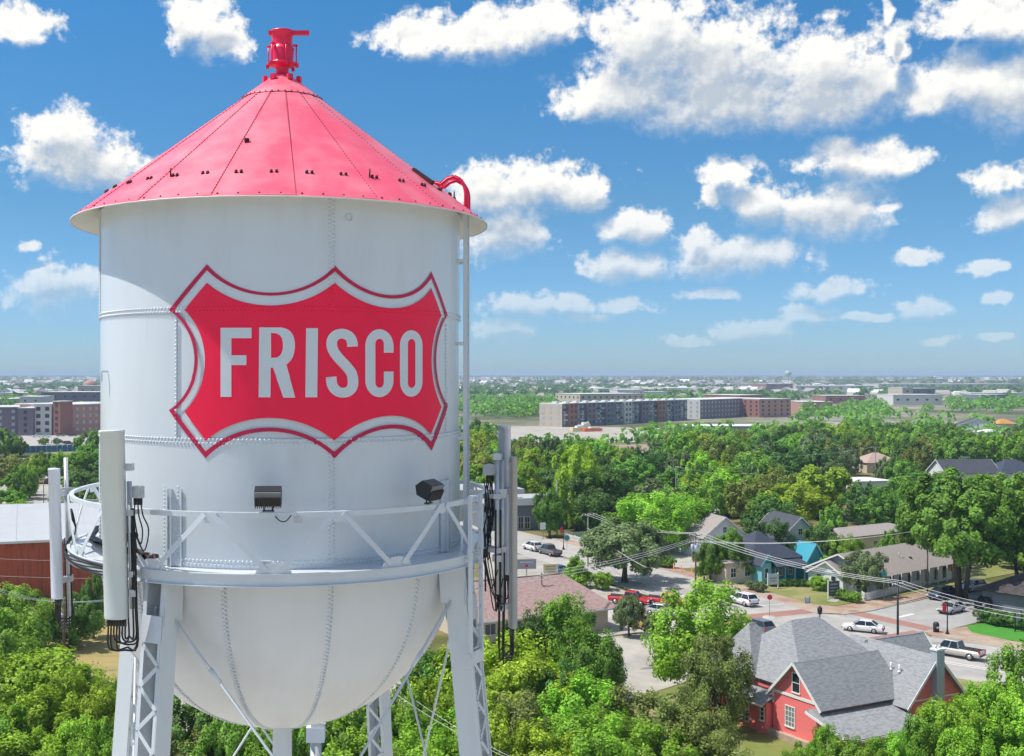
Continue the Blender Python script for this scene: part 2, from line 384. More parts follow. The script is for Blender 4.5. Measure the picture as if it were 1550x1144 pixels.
strip('ramp_mat', (62.3, 151.6), (63.7, 152.4), .9, .14, 'brick_paving')
# lots
sheet('car_park', [(38.5, 157), (43.6, 150), (42, 145), (26, 137.5), (20, 147), (14, 170), (17, 206), (24.5, 200)], .008, 'lot_paving')
sheet('shop_car_park', [(42, 196), (47, 186), (62, 190), (60, 205), (50, 210)], .010, 'lot_paving')
sheet('dry_field', [(-58, 108), (-24, 118), (-22, 158), (-36, 160), (-58, 150)], .012, 'straw')
sheet('yard_path', [(-44, 96), (-24, 104), (-24, 108), (-46, 101)], .016, 'lot_paving')
sheet('house_lawn', [(22, 108), (30, 116), (38, 100), (44, 84), (30, 80)], .012, 'lawn_dry')
sheet('house_yard', [(30, 116), (52, 127), (62, 117), (72, 100), (50, 88), (40, 98)], .014, 'lawn_dry')
sheet('west_car_park', [G(-30, 792)[:2], G(140, 800)[:2], G(118, 712)[:2], G(30, 706)[:2], G(0, 735)[:2]], .010, 'lot_paving')
sheet('far_car_park', [G(28, 674)[:2], G(240, 678)[:2], G(240, 650)[:2], G(-20, 652)[:2]], .008, 'concrete')
sheet('far_lawn', [G(60, 692)[:2], G(160, 690)[:2], G(150, 681)[:2], G(70, 681)[:2]], .010, 'lawn_dry')
sheet('building_site', [G(760, 672)[:2], G(960, 668)[:2], G(1000, 647)[:2], G(820, 644)[:2], G(740, 645)[:2]], .008, 'lot_paving')
sheet('far_meadow', [G(770, 626)[:2], G(840, 626)[:2], G(830, 608)[:2], G(760, 610)[:2]], .008, 'lawn_dry')
sheet('far_meadow', [G(1030, 610)[:2], G(1160, 610)[:2], G(1140, 598)[:2], G(1020, 598)[:2]], .008, 'lawn_dry')

mat('road_patch_tar', (.20, .19, .185), .9, var=.25, vscale=.9, detail=8); mat('road_patch_pale', (.47, .45, .42), .9, var=.12, vscale=.8)
rp_ = random.Random(3)
for (x, y, w, l, a, m) in ((52, 141, 2.2, 3.6, 30, 'road_patch_pale'), (61, 133, 1.6, 5.5, 130, 'road_patch_tar'), (47, 158, 1.2, 7, 112, 'road_patch_tar'), (39, 176, 1.4, 9, 112, 'road_patch_pale'), (80, 156, 1.3, 8, 36, 'road_patch_tar'), (90, 166, 2.4, 3.4, 36, 'road_patch_pale'), (30, 150, 2.8, 4, 25, 'road_patch_pale'), (31, 124, 1.0, 8, 26, 'road_patch_tar'), (22, 119, 2.6, 4.5, 26, 'road_patch_pale'), (30, 200, 1.2, 10, 112, 'road_patch_tar'), (70, 127, 1.0, 9, 135, 'road_patch_tar'), (34, 129, 3.2, 3.2, 26, 'road_patch_pale')):
    e_a, f_a = fr(a); c = Vector((x, y, 0)); n = 10; pts = []
    for i in range(n):
        t = 2 * math.pi * i / n; u = math.copysign(abs(math.cos(t)) ** .5, math.cos(t)) * l / 2 * rp_.uniform(.85, 1.1); v = math.copysign(abs(math.sin(t)) ** .5, math.sin(t)) * w / 2 * rp_.uniform(.8, 1.15); pts.append(c + e_a * u + f_a * v)
    sheet('road_patch', pts, .018, m)
# ================================================================== trees
import numpy as np
def leaf_material(name, col, hue_rnd=.03, val_rnd=.35, trans=.40):
    m = bpy.data.materials.new(name); m.use_nodes = True; nt = m.node_tree; N = nt.nodes; L = nt.links
    b = N['Principled BSDF']; b.inputs['Roughness'].default_value = .55; b.inputs['Specular IOR Level'].default_value = .25
    oi = N.new('ShaderNodeObjectInfo'); geo = N.new('ShaderNodeNewGeometry'); tc = N.new('ShaderNodeTexCoord')
    n = N.new('ShaderNodeTexNoise'); n.inputs['Scale'].default_value = .55; n.inputs['Detail'].default_value = 2; L.new(tc.outputs['Object'], n.inputs['Vector'])
    hs = N.new('ShaderNodeHueSaturation'); hs.inputs['Color'].default_value = (*col, 1)
    def mr(s, a, c): k = N.new('ShaderNodeMapRange'); L.new(s, k.inputs[0]); k.inputs[3].default_value = a; k.inputs[4].default_value = c; return k.outputs[0]
    def mul(a, c): k = N.new('ShaderNodeMath'); k.operation = 'MULTIPLY'; L.new(a, k.inputs[0]); L.new(c, k.inputs[1]); return k.outputs[0]
    L.new(mr(oi.outputs['Random'], .5 - hue_rnd, .5 + hue_rnd * .12), hs.inputs['Hue'])
    wn = N.new('ShaderNodeTexWhiteNoise'); wn.noise_dimensions = '1D'; L.new(oi.outputs['Random'], wn.inputs['W'])
    nv = N.new('ShaderNodeMapRange'); L.new(n.outputs[0], nv.inputs[0]); nv.inputs[1].default_value = .3; nv.inputs[2].default_value = .7; nv.inputs[3].default_value = .72; nv.inputs[4].default_value = 1.3
    L.new(mul(mul(mr(wn.outputs[0], 1 - val_rnd, 1 + val_rnd), mr(geo.outputs['Random Per Island'], .6, 1.4)), nv.outputs[0]), hs.inputs['Value'])
    L.new(hs.outputs[0], b.inputs['Base Color'])
    t = N.new('ShaderNodeBsdfTranslucent'); L.new(hs.outputs[0], t.inputs[0])
    mx = N.new('ShaderNodeMixShader'); mx.inputs[0].default_value = trans; L.new(b.outputs[0], mx.inputs[1]); L.new(t.outputs[0], mx.inputs[2])
    L.new(mx.outputs[0], N['Material Output'].inputs[0]); MATS[name] = m; return m
leaf_material('leaf_yellow_green', (0.33, 0.5, 0.04), .02, .22)
leaf_material('leaf_bright', (0.24, 0.48, 0.042), .02, .25)
leaf_material('leaf_mid', (0.18, 0.385, 0.05), .025, .28)
leaf_material('leaf_dark', (0.115, 0.255, 0.052), .02, .25)
leaf_material('leaf_olive', (0.225, 0.285, 0.07), .02, .22)
leaf_material('leaf_grey', (0.2, 0.29, 0.115), .02, .2)
leaf_material('leaf_rust', (0.26, 0.32, 0.062), .02, .2)
mat('bark', (.11, .085, .065), .95, var=.25, vscale=3, bump=.3, bscale=8)
def quads_mesh(name, C, Nn, size, rg, aspect=1.5):
    """one small leaf spray (quad) at each centre C with normal Nn"""
    n = len(C); r = rg.normal(size=(n, 3)); u = np.cross(Nn, r); u /= np.linalg.norm(u, axis=1)[:, None] + 1e-9; w = np.cross(Nn, u)
    s = size[:, None] if hasattr(size, 'shape') else size
    a = u * s * aspect * .5; c = w * s * .5; d = Nn * s * .18
    V = np.stack([C - a - d, C - c * .9, C + a - d, C + c * .9], 1).reshape(-1, 3)
    me = bpy.data.meshes.new(name); me.vertices.add(4 * n); me.vertices.foreach_set('co', V.astype(np.float32).ravel())
    me.loops.add(4 * n); me.loops.foreach_set('vertex_index', np.arange(4 * n, dtype=np.int32))
    me.polygons.add(n); me.polygons.foreach_set('loop_start', np.arange(0, 4 * n, 4, dtype=np.int32)); me.polygons.foreach_set('loop_total', np.full(n, 4, dtype=np.int32))
    me.update(calc_edges=True); return me
def crown_points(rg, nclump, per, shape, leaf, spread=.24):
    """unit crown (radius 1 wide, z 0..1 of crown height) as clumps"""
    C = []; Nn = []
    k = 0
    while k < nclump:
        p = rg.uniform(-1, 1, 3)
        rad = np.hypot(p[0], p[1]); zz = (p[2] + 1) / 2
        lim = shape(zz) * (1 + .22 * math.sin(3 * math.atan2(p[1], p[0]) + zz * 7) * rg.random())
        if rad > lim or rad < lim * .42 * (zz < .78) * rg.random(): continue
        k += 1
        sc = spread * rg.uniform(.6, 1.25)
        q = rg.normal(size=(per, 3)); q /= np.linalg.norm(q, axis=1)[:, None]; q *= (rg.random(per) ** .4)[:, None]
        q *= np.array([sc, sc, sc * .8]); c = np.array([p[0], p[1], zz])
        nn = q + np.array([p[0], p[1], (zz - .35)]) * .22 + np.array([0, 0, .08]); nn += rg.normal(size=(per, 3)) * sc * .55
        C.append(c + q); Nn.append(nn)
    C = np.concatenate(C); Nn = np.concatenate(Nn); Nn /= np.linalg.norm(Nn, axis=1)[:, None]; return C, Nn
dome = lambda z: math.sqrt(max(0, 1 - ((z - .42) / .60) ** 2)) * (.82 if z < .2 else 1)
oval = lambda z: math.sqrt(max(0, 1 - ((z - .48) / .54) ** 2))
flame = lambda z: max(0, (1 - z) ** .75) * (1 if z > .12 else .6) * 1.05
spready = lambda z: (.55 + .55 * z) if z < .72 else math.sqrt(max(0, 1 - ((z - .62) / .40) ** 2)) * 1.02
TREES = {}
def tree_proto(kind, seed, shape, height, radius, base, nclump, per, leaf, lm, stems=1, spread=.24):
    rg = np.random.default_rng(seed); ch = height - base
    C, Nn = crown_points(rg, nclump, per, shape, leaf, spread)
    zl, zh = np.percentile(C[:, 2], [1, 99.2]); rr = np.percentile(np.hypot(C[:, 0], C[:, 1]), 97); C = (C - np.array([0, 0, zl])) / np.array([rr, rr, zh - zl])
    C = C * np.array([radius, radius, ch]) + np.array([0, 0, base])
    me = quads_mesh(kind + '_crown', C, Nn, leaf * rg.uniform(.65, 1.35, len(C)), rg); me.materials.append(MATS[lm])
    b = MB(); r_ = random.Random(seed)
    for s in range(stems):
        aa = 2.1 * s + seed; ox, oy = (0, 0) if stems == 1 else (.42 * math.cos(aa), .42 * math.sin(aa)); t = height * .030 / (1 + .5 * (stems - 1)) + .03
        lean = (r_.uniform(-.06, .06) if stems == 1 else ox * .28, r_.uniform(-.06, .06) if stems == 1 else oy * .28)
        top = base + ch * .55; P = [Vector((ox + lean[0] * z, oy + lean[1] * z, z)) for z in (-.1, base * .5, base, base + ch * .3, top)]
        b.tube(P, [t * 1.35, t, t * .85, t * .55, t * .2], 7)
        for i in range(5):
            a = r_.uniform(0, 6.28); z0 = base * r_.uniform(.75, 1.2) + ch * .05 * i; p0 = Vector((ox + lean[0] * z0, oy + lean[1] * z0, z0)); e = Vector((math.cos(a), math.sin(a), 0)) * radius * r_.uniform(.5, .8)
            b.tube([p0, p0 + e * .45 + Vector((0, 0, ch * .16)), p0 + e + Vector((0, 0, ch * .38))], [t * .5, t * .3, t * .1], 6)
    tr = b.mesh(kind + '_trunk'); tr.materials.append(MATS['bark'])
    TREES.setdefault(kind, []).append((me, tr, height, radius))
taper = lambda z: (1 - z) ** .55 * (1 if z > .15 else .75)
# near, fine-leaved
for i, sh in enumerate((dome, oval, spready)): tree_proto('thicket', 11 + i, sh, 9, 4.2, .9, 105, 210, .20, 'leaf_yellow_green', 2, .185)
for i, sh in enumerate((dome, oval, spready)): tree_proto('elm', 21 + i, sh, 10, 4.8, 1.2, 105, 220, .21, 'leaf_bright', 1, .18)
for i, sh in enumerate((dome, oval)): tree_proto('oak', 31 + i, sh, 10, 5.0, 1.8, 105, 210, .23, 'leaf_mid', 1, .175)
tree_proto('dark_oak', 41, dome, 10, 4.8, 1.4, 100, 210, .23, 'leaf_dark', 1, .175)
for i, sh in enumerate((dome, oval)): tree_proto('olive_tree', 51 + i, sh, 9, 4.6, .8, 100, 180, .19, 'leaf_olive', 3, .19)
tree_proto('mesquite', 61, taper, 10, 4.8, 1.8, 110, 170, .20, 'leaf_bright', 3, .17)
tree_proto('live_oak', 71, dome, 8, 4.2, 1.8, 110, 160, .21, 'leaf_grey', 1, .18)
tree_proto('pecan', 81, dome, 15, 7.5, 5.2, 210, 190, .29, 'leaf_mid', 3, .125)
tree_proto('cypress', 91, flame, 9, 2.6, .3, 70, 140, .22, 'leaf_bright', 1, .22)
# farther, coarser
for i, sh in enumerate((dome, oval, spready)): tree_proto('far_elm', 121 + i, sh, 10, 5.0, 1.2, 66, 110, .38, 'leaf_bright', 1, .185)
for i, sh in enumerate((dome, oval, spready, dome)): tree_proto('far_oak', 131 + i, sh, 10, 5.2, 1.2, 68, 110, .40, 'leaf_mid', 1, .18)
for i, sh in enumerate((dome, oval)): tree_proto('far_dark', 141 + i, sh, 10, 5.0, 1.0, 66, 110, .38, 'leaf_dark', 1, .18)
for i, sh in enumerate((dome, spready)): tree_proto('far_yellow', 151 + i, sh, 10, 5.0, 1.2, 66, 110, .38, 'leaf_yellow_green', 1, .185)
tree_proto('far_rust', 161, dome, 10, 5.0, 1.2, 66, 110, .38, 'leaf_rust', 1, .185)
tree_proto('far_grey', 171, oval, 9, 4.8, 1.2, 66, 110, .36, 'leaf_grey', 1, .185)
TN = [0]; TRNG = random.Random(77); PLACED = []
NAMES = {'thicket': 'thicket_tree', 'elm': 'elm_tree', 'oak': 'oak_tree', 'dark_oak': 'oak_tree', 'olive_tree': 'olive_green_tree', 'mesquite': 'mesquite_tree', 'live_oak': 'live_oak_tree', 'pecan': 'pecan_tree', 'cypress': 'conical_tree', 
 'far_elm': 'elm_tree', 'far_oak': 'oak_tree', 'far_dark': 'oak_tree', 'far_yellow': 'elm_tree', 'far_rust': 'elm_tree', 'far_grey': 'live_oak_tree'}
def tree(kind, X, Y, height, radius, label, group=None, rz=None):
    protos = TREES[kind]; me, tr, h0, r0 = protos[TN[0] % len(protos)]; TN[0] += 1
    root = empty(NAMES[kind], (X, Y, 0), TRNG.uniform(0, 6.28) if rz is None else rz, label, 'tree', group)
    root.scale = (radius / r0 * TRNG.uniform(.88, 1.14), radius / r0 * TRNG.uniform(.88, 1.14), height / h0)
    place('crown', me, root); place('trunk', tr, root); PLACED.append((X, Y, radius)); return root
def tree_px(kind, x, ytop, ybase, wpx, label, group=None, Y=None):
    """crown top at pixel (x,ytop), foot on the ground at row ybase (often hidden), crown wpx wide"""
    g = G(x, ybase) if Y is None else AT(x, 0, Y); d = g.y
    return tree(kind, g.x, d, CAM_H - (ytop - PY) * d / FPX, wpx * d / FPX / 2, label, group)
# ================================================================== the water tower
TR = 3.0
TC = Vector((-0.596 * TR, 6.346 * TR, 0))
WT = empty('water_tower', TC, label='tall riveted white water tower with red conical roof and red emblem', cat='water tower')
def tz(h): return CAM_H + h * TR
def pol(r, deg, z=0.0):
    a = R_(deg); return Vector((r * math.sin(a), -r * math.cos(a), z))
Z_TOP, Z_S1, Z_S2, Z_BOT = tz(.88), tz(.313), tz(-.315), tz(-.95)
TH0 = 18.4
def unproj(x, y, r=TR):
    """photo pixel -> (angle deg, z) on the tank wall of radius r"""
    d = (x - PX) / FPX; A = 1 + d * d; B = d * TC.x + TC.y; C = TC.x ** 2 + TC.y ** 2 - r * r
    t = (B - math.sqrt(max(B * B - A * C, 0))) / A
    X = d * t - TC.x; Y = t - TC.y
    return math.degrees(math.atan2(X, -Y)), CAM_H - (y - PY) * t / FPX

# ---- emblem outlines, traced in the unrolled wall
def C2(x, y): return unproj(240 + x * .29677, 390 + y * .29677)
def arc3(a, m, b, n=22):
    (x1, y1), (x2, y2), (x3, y3) = [(p[0] * R_(1) * TR, p[1]) for p in (a, m, b)]
    d = 2 * (x1 * (y2 - y3) + x2 * (y3 - y1) + x3 * (y1 - y2))
    s1, s2, s3 = x1 * x1 + y1 * y1, x2 * x2 + y2 * y2, x3 * x3 + y3 * y3
    cx = (s1 * (y2 - y3) + s2 * (y3 - y1) + s3 * (y1 - y2)) / d; cy = (s1 * (x3 - x2) + s2 * (x1 - x3) + s3 * (x2 - x1)) / d
    r = math.hypot(x1 - cx, y1 - cy); t1, t2, t3 = [math.atan2(y - cy, x - cx) for x, y in ((x1, y1), (x2, y2), (x3, y3))]
    def un(t, ref):
        while t < ref: t += 2 * math.pi
        return t
    if un(t2, t1) < un(t3, t1): e = un(t3, t1)
    else:
        e = t3
        while e > t1: e -= 2 * math.pi
    return [((cx + r * math.cos(t1 + (e - t1) * i / n)) / (R_(1) * TR), cy + r * math.sin(t1 + (e - t1) * i / n)) for i in range(n)]
def shield(T1, m1, T2, m2, T3, R1, mr, R2, B3, m3, B2, m4, B1, L2, ml, L1):
    p = lambda q: C2(*q); T1, m1, T2, m2, T3, R1, mr, R2, B3, m3, B2, m4, B1, L2, ml, L1 = map(p, (T1, m1, T2, m2, T3, R1, mr, R2, B3, m3, B2, m4, B1, L2, ml, L1))
    return arc3(T1, m1, T2) + arc3(T2, m2, T3) + [T3] + arc3(R1, mr, R2) + [R2] + arc3(B3, m3, B2) + arc3(B2, m4, B1) + [B1] + arc3(L2, ml, L1) + [L1]
OUT = shield((248,36),(575,181),(900,43),(1195,194),(1389,73),(1471,297),(1413,520),(1473,752),(1390,982),(1195,868),(898,1020),(590,884),(242,1020),(55,775),(185,520),(55,270))
INN = shield((248,66),(575,196),(899,72),(1195,211),(1389,106),(1459,297),(1404,520),(1460,752),(1389,938),(1195,848),(896,988),(590,864),(242,985),(82,775),(202,520),(82,270))
FLD = shield((248,130),(575,246),(898,130),(1195,260),(1389,158),(1440,297),(1390,520),(1441,757),(1386,898),(1195,803),(895,929),(590,815),(242,929),(134,782),(238,520),(134,268))
def stroke(pts, wx, wy):
    Lp, Rp = [], []
    for i, p in enumerate(pts):
        a = pts[max(i - 1, 0)]; b = pts[min(i + 1, len(pts) - 1)]
        tx, ty = b[0] - a[0], b[1] - a[1]; l = math.hypot(tx, ty); nx, ny = -ty / l, tx / l
        Lp.append((p[0] + nx * wx, p[1] + ny * wy)); Rp.append((p[0] - nx * wx, p[1] - ny * wy))
    return Lp + Rp[::-1]
def cr(pts, n=5):
    o = []
    for i in range(len(pts) - 1):
        p0 = pts[max(i - 1, 0)]; p1 = pts[i]; p2 = pts[i + 1]; p3 = pts[min(i + 2, len(pts) - 1)]
        for k in range(n):
            t = k / n
            o.append(tuple(.5 * (2 * p1[j] + (p2[j] - p0[j]) * t + (2 * p0[j] - 5 * p1[j] + 4 * p2[j] - p3[j]) * t * t + (3 * p1[j] - p0[j] - 3 * p2[j] + p3[j]) * t ** 3) for j in (0, 1)))
    return o + [pts[-1]]
def stad(x0, x1, y0, y1, n=20):
    cx = (x0 + x1) / 2; rx = (x1 - x0) / 2; ry = rx * 1.35
    return [(cx - rx * math.cos(math.pi * i / n), y0 + ry - ry * math.sin(math.pi * i / n)) for i in range(n + 1)] + \
           [(cx + rx * math.cos(math.pi * i / n), y1 - ry + ry * math.sin(math.pi * i / n)) for i in range(n + 1)]
def cee(x0, x1, y0, y1, u0, u1, v0, v1, ya, yb, n=20):
    def half(a0, a1, b0, b1):
        cx = (a0 + a1) / 2; rx = (a1 - a0) / 2; ry = rx * 1.2
        return [(a1, ya)] + [(cx + rx * math.cos(math.pi * i / n), b0 + ry - ry * math.sin(math.pi * i / n)) for i in range(n + 1)] + [(cx - rx * math.cos(math.pi * i / n), b1 - ry + ry * math.sin(math.pi * i / n)) for i in range(n + 1)] + [(a1, yb)]
    return half(x0, x1, y0, y1) + half(u0, u1, v0, v1)[::-1]
LET = {
 'F': [[(318,360),(475,360),(475,413),(373,413),(373,500),(449,500),(449,550),(373,550),(373,707),(318,707)]],
 'R': [[(514,358)] + cr([(625,358),(658,368),(682,392),(694,430),(693,475),(680,518),(652,548)]) + [(697,711),(637,711),(584,563),(572,563),(571,709),(511,709)],
       [(574,386)] + cr([(602,388),(622,402),(633,430),(633,468),(622,498),(602,512)]) + [(574,513)]],
 'I': [[(752,362),(812,362),(808,709),(748,709)]],
 'S': [stroke(cr([(987,456),(984,428),(968,402),(938,390),(906,396),(886,418),(882,450),(894,484),(922,520),(956,556),(982,592),(990,632),(982,664),(960,682),(930,685),(902,672),(884,645),(879,610)]), 27, 25)],
 'C': [cee(1052, 1195, 367, 708, 1103, 1146, 416, 660, 487, 583)],
 'O': [stad(1228, 1342, 372, 706), stad(1268, 1306, 417, 661)]}
def decal(loops, r, step=2.0):
    """polygon (with holes) in (angle,z) -> mesh wrapped on radius r"""
    bm = bmesh.new()
    L3 = [[Vector((a, z, 0)) for a, z in lp] for lp in loops]
    flat = [v for lp in L3 for v in lp]; bv = [bm.verts.new(v) for v in flat]
    for t in tessellate_polygon(L3):
        try: bm.faces.new([bv[i] for i in t])
        except ValueError: pass
    lo = min(v.x for v in flat); hi = max(v.x for v in flat); a = math.ceil(lo / step) * step
    while a < hi:
        bmesh.ops.bisect_plane(bm, geom=bm.verts[:] + bm.edges[:] + bm.faces[:], plane_co=(a, 0, 0), plane_no=(1, 0, 0)); a += step
    for v in bm.verts: v.co = pol(r, v.co.x, v.co.y)
    bmesh.ops.recalc_face_normals(bm, faces=bm.faces[:])
    f = bm.faces[:]; s = sum((q.normal.dot(Vector((q.calc_center_median().x, q.calc_center_median().y, 0))) for q in f))
    if s < 0: bmesh.ops.reverse_faces(bm, faces=f)
    me = bpy.data.meshes.new('decal'); bm.to_mesh(me); bm.free(); return me
def inside(p, poly):
    c = False; n = len(poly)
    for i in range(n):
        a, b = poly[i], poly[i - 1]
        if (a[1] > p[1]) != (b[1] > p[1]) and p[0] < (b[0] - a[0]) * (p[1] - a[1]) / (b[1] - a[1]) + a[0]: c = not c
    return c

# ---- shell plates: three courses of four lapped plates
def shell_plate(th, z0, z1, r, span=91.2, lap=.009, t=.012, n=30):
    b = MB(); vs = []
    for rad in (0, -t):
        for z in (z0, z1):
            vs += [pol(r + rad + lap * (i / n), th + span * i / n, z) for i in range(n + 1)]
    k = n + 1
    b.add(vs[:2 * k], [(i, i + 1, k + i + 1, k + i) for i in range(n)], True)
    b.add(vs[2 * k:], [(i + 1, i, k + i, k + i + 1) for i in range(n)], True)
    b.add(vs, [(k + i, k + i + 1, 3 * k + i + 1, 3 * k + i) for i in range(n)] + [(i + 1, i, 2 * k + i, 2 * k + i + 1) for i in range(n)])
    b.add([vs[0], vs[k], vs[3 * k], vs[2 * k]], [(0, 1, 2, 3)]); b.add([vs[n], vs[2 * k + n], vs[3 * k + n], vs[k + n]], [(0, 1, 2, 3)])
    return b
WPAINT = MATS['white_paint']
for ci, (z0, z1, off, rr) in enumerate(((Z_S1 - .04, Z_TOP, 0, TR - .003), (Z_S2 - .04, Z_S1 + .04, 45, TR - .016), (Z_BOT - .02, Z_S2 + .04, 0, TR - .003))):
    for k in range(4):
        shell_plate(TH0 + off + 90 * k, z0, z1, rr).build('shell_plate', WPAINT, WT)

# ---- emblem
em = place('emblem', decal([FLD], TR + .012), WT); em.data.materials.append(MATS['emblem_red']); tag(em, 'red shield field of the tank emblem')
bd = place('border', decal([OUT, INN], TR + .012), em); bd.data.materials.append(MATS['emblem_dark_red'])
for ch, loops in LET.items():
    o = place('letter', decal([[C2(*p) for p in lp] for lp in loops], TR + .015), em); o.data.materials.append(MATS['letter_white']); o['label'] = 'white painted letter ' + ch

# ---- rivets
def rivet(b, p, n, r=.021, h=.017):
    n = Vector(n).normalized(); u = n.orthogonal().normalized(); w = n.cross(u); p = Vector(p) - n * .004
    ring = lambda rad, hh: [p + n * hh + (u * math.cos(k * math.pi / 3) + w * math.sin(k * math.pi / 3)) * rad for k in range(6)]
    vs = ring(r, 0) + ring(r * .72, h * .8) + [p + n * (h + .004)]
    b.add(vs, [(k, (k + 1) % 6, 6 + (k + 1) % 6, 6 + k) for k in range(6)] + [(6 + k, 6 + (k + 1) % 6, 12) for k in range(6)], True)
def rivet_rows(pts_n, split=True):
    w, rd, dk = MB(), MB(), MB()
    for p, n in pts_n:
        a = math.degrees(math.atan2(p.x, -p.y))
        tgt = w
        if split and Z_S2 - .6 < p.z < Z_S1 + .8 and -60 < a < 80:
            if inside((a, p.z), FLD) : tgt = rd
            elif inside((a, p.z), OUT) and not inside((a, p.z), INN): tgt = dk
        rivet(tgt, p, n)
    for b, m in ((w, 'white_paint'), (rd, 'emblem_red'), (dk, 'emblem_dark_red')):
        if b.v: tag(b.build('rivet_row', MATS[m], WT), kind='stuff')
for z, rr in ((Z_S1, TR + .006), (Z_S2, TR + .006), (Z_BOT + .16, TR + .006)):
    for dz in (-.028, .028):
        n = 300
        rivet_rows([(pol(rr, 360 * (i + (.5 if dz > 0 else 0)) / n, z + dz), pol(1, 360 * (i + (.5 if dz > 0 else 0)) / n)) for i in range(n)])
for (z0, z1, off) in ((Z_S1 + .08, Z_TOP - .05, 0), (Z_S2 + .08, Z_S1 - .08, 45), (Z_BOT + .22, Z_S2 - .08, 0)):
    for k in range(4):
        a = TH0 + off + 90 * k + .55; m = int((z1 - z0) / .058)
        for s in (-1, 1):
            if s == 1 or off == 0: rivet_rows([(pol(TR + .008, a + s * .55, z0 + (i + .25 * s) * .058), pol(1, a)) for i in range(m)])

# ---- bowl: twelve gores
def bowl_gore(th, span=30.8, n=8, m=16, t=.012, lap=.008):
    b = MB(); vs = []
    for i in range(m + 1):
        e = math.pi / 2 * (i / m) * .965
        for j in range(n + 1):
            r = (TR - .02 + lap * j / n); vs.append(pol(r * math.cos(e), th + span * j / n, Z_BOT - r * math.sin(e)))
    k = n + 1
    b.add(vs, [(i * k + j, i * k + k + j, i * k + k + j + 1, i * k + j + 1) for i in range(m) for j in range(n)], True); return b
for k in range(12): bowl_gore(TH0 + 30 * k).build('bowl_plate', MATS['bowl_paint'], WT)
for k in range(12):
    pts = []
    for s in (-1, 1):
        for i in range(66):
            e = (i + (.5 if s > 0 else 0) + 1) / 72 * math.pi / 2
            if TR * math.cos(e) < .25: continue
            da = math.degrees(.022 / (TR * math.cos(e))); a = TH0 + 30 * k + math.degrees(.03 / (TR * math.cos(e))) + s * da
            d = pol(math.cos(e), a, -math.sin(e)); pts.append((Vector((0, 0, Z_BOT)) + d * (TR - .012), d))
    rivet_rows(pts, False)
b = MB(); b.lathe([(.0, Z_BOT - TR + .01), (.34, Z_BOT - TR + .05)], 24); b.build('bowl_cap', MATS['bowl_paint'], WT)
b = MB(); b.lathe([(.165, Z_BOT - TR + .12), (.165, .1), (0, .1)], 24); b.build('riser_pipe', WPAINT, WT)
for z in (CAM_H - 10, CAM_H - 16.5, CAM_H - 23):
    b = MB(); b.lathe([(.16, z), (.24, z), (.24, z + .06), (.16, z + .06)], 24); b.build('pipe_flange', WPAINT, WT)

# ---- roof
RE, ZE = 1.152 * TR, tz(.83); ZA = tz(1.715); SL = (ZA - ZE) / RE
def roofz(r): return ZE + (RE - r) * SL
def roof_panel(th, r0, r1, span=20.6, lap=.012, n=5):
    b = MB(); k = n + 1; vs = []; m = 6
    nz = Vector((0, 0, 1))
    for t in (0, -.014):
        for i in range(m + 1):
            r = r0 + (r1 - r0) * i / m
            for j in range(n + 1): vs.append(pol(r, th + span * j / n, roofz(r) + lap * j / n + t))
    q = k * (m + 1); fs = []
    for i in range(m):
        for j in range(n): fs.append((i * k + j, i * k + k + j, i * k + k + j + 1, i * k + j + 1)); fs.append((q + i * k + j, q + i * k + j + 1, q + i * k + k + j + 1, q + i * k + k + j))
    b.add(vs, fs, True)
    e = [(m * k + j, q + m * k + j, q + m * k + j + 1, m * k + j + 1) for j in range(n)] + [(n + i * k, n + i * k + k, q + n + i * k + k, q + n + i * k) for i in range(m)] + [(i * k + k, i * k, q + i * k, q + i * k + k) for i in range(m)]
    b.add(vs, e); return b
RCAP = .225 * TR
for k in range(18): roof_panel(8 + 20 * k, RCAP - .04, RE).build('roof_panel', MATS['roof_red'], WT)
b = MB(); b.lathe([(RCAP + .015, roofz(RCAP) + .012), (RCAP, roofz(RCAP) + .03), (.17, roofz(.17) + .03), (.0, roofz(.12))], 48); b.build('roof_cap', MATS['roof_red'], WT)
b = MB(); b.lathe([(RE - .005, ZE - .018), (TR - .04, roofz(TR) - .03 - .05)], 96); b.build('soffit', MATS['cream_paint'], WT)
b = MB(); b.lathe([(RE + .004, ZE - .022), (RE + .012, ZE - .022), (RE + .012, ZE - .002), (RE + .004, ZE - .002)], 96); b.build('eave_rim', MATS['cream_paint'], WT)
NR = Vector((SL, 0, 1)).normalized()
def roofn(a): return pol(NR.x, a, NR.z)
b = MB()
for k in range(18):                                    # bolt dots down every second seam, along the eave and round the cap
    a = 8 + 20 * k
    m = 46
    for i in range(m):
        r = RCAP + (RE - RCAP - .06) * i / (m - 1); p = pol(r, a + math.degrees(.03 / r), roofz(r) + .013); rivet(b, p, roofn(a), .011, .009)
    for j in range(4): rivet(b, pol(RE - .05, a + 5 * j + 2, ZE + .04), roofn(a + 5 * j + 2), .018, .02)
for i in range(40): rivet(b, pol(RCAP + .01, 9 * i, roofz(RCAP) + .026), roofn(9 * i), .012, .012)
tag(b.build('seam_bolt', MATS['dark_stud'], WT), kind='stuff')
rng = random.Random(4)
for k in range(36):                                    # pairs of lugs standing round the lower roof
    a = 3 + 10 * k; b = MB(); r = RE * .845
    for s in (-1, 1):
        p = pol(r, a + s * .75, roofz(r) + .01)
        b.lathe([(0, p.z - .02), (.026, p.z - .02), (.02, p.z + .035), (0, p.z + .035)], 8, (p.x, p.y))
    if k % 5 == 3: p = pol(r, a - 1.6, roofz(r)); b.tube([p, p + Vector((0, 0, .13))], .012, 6)
    b.build('roof_lug', MATS['dark_stud'], WT)
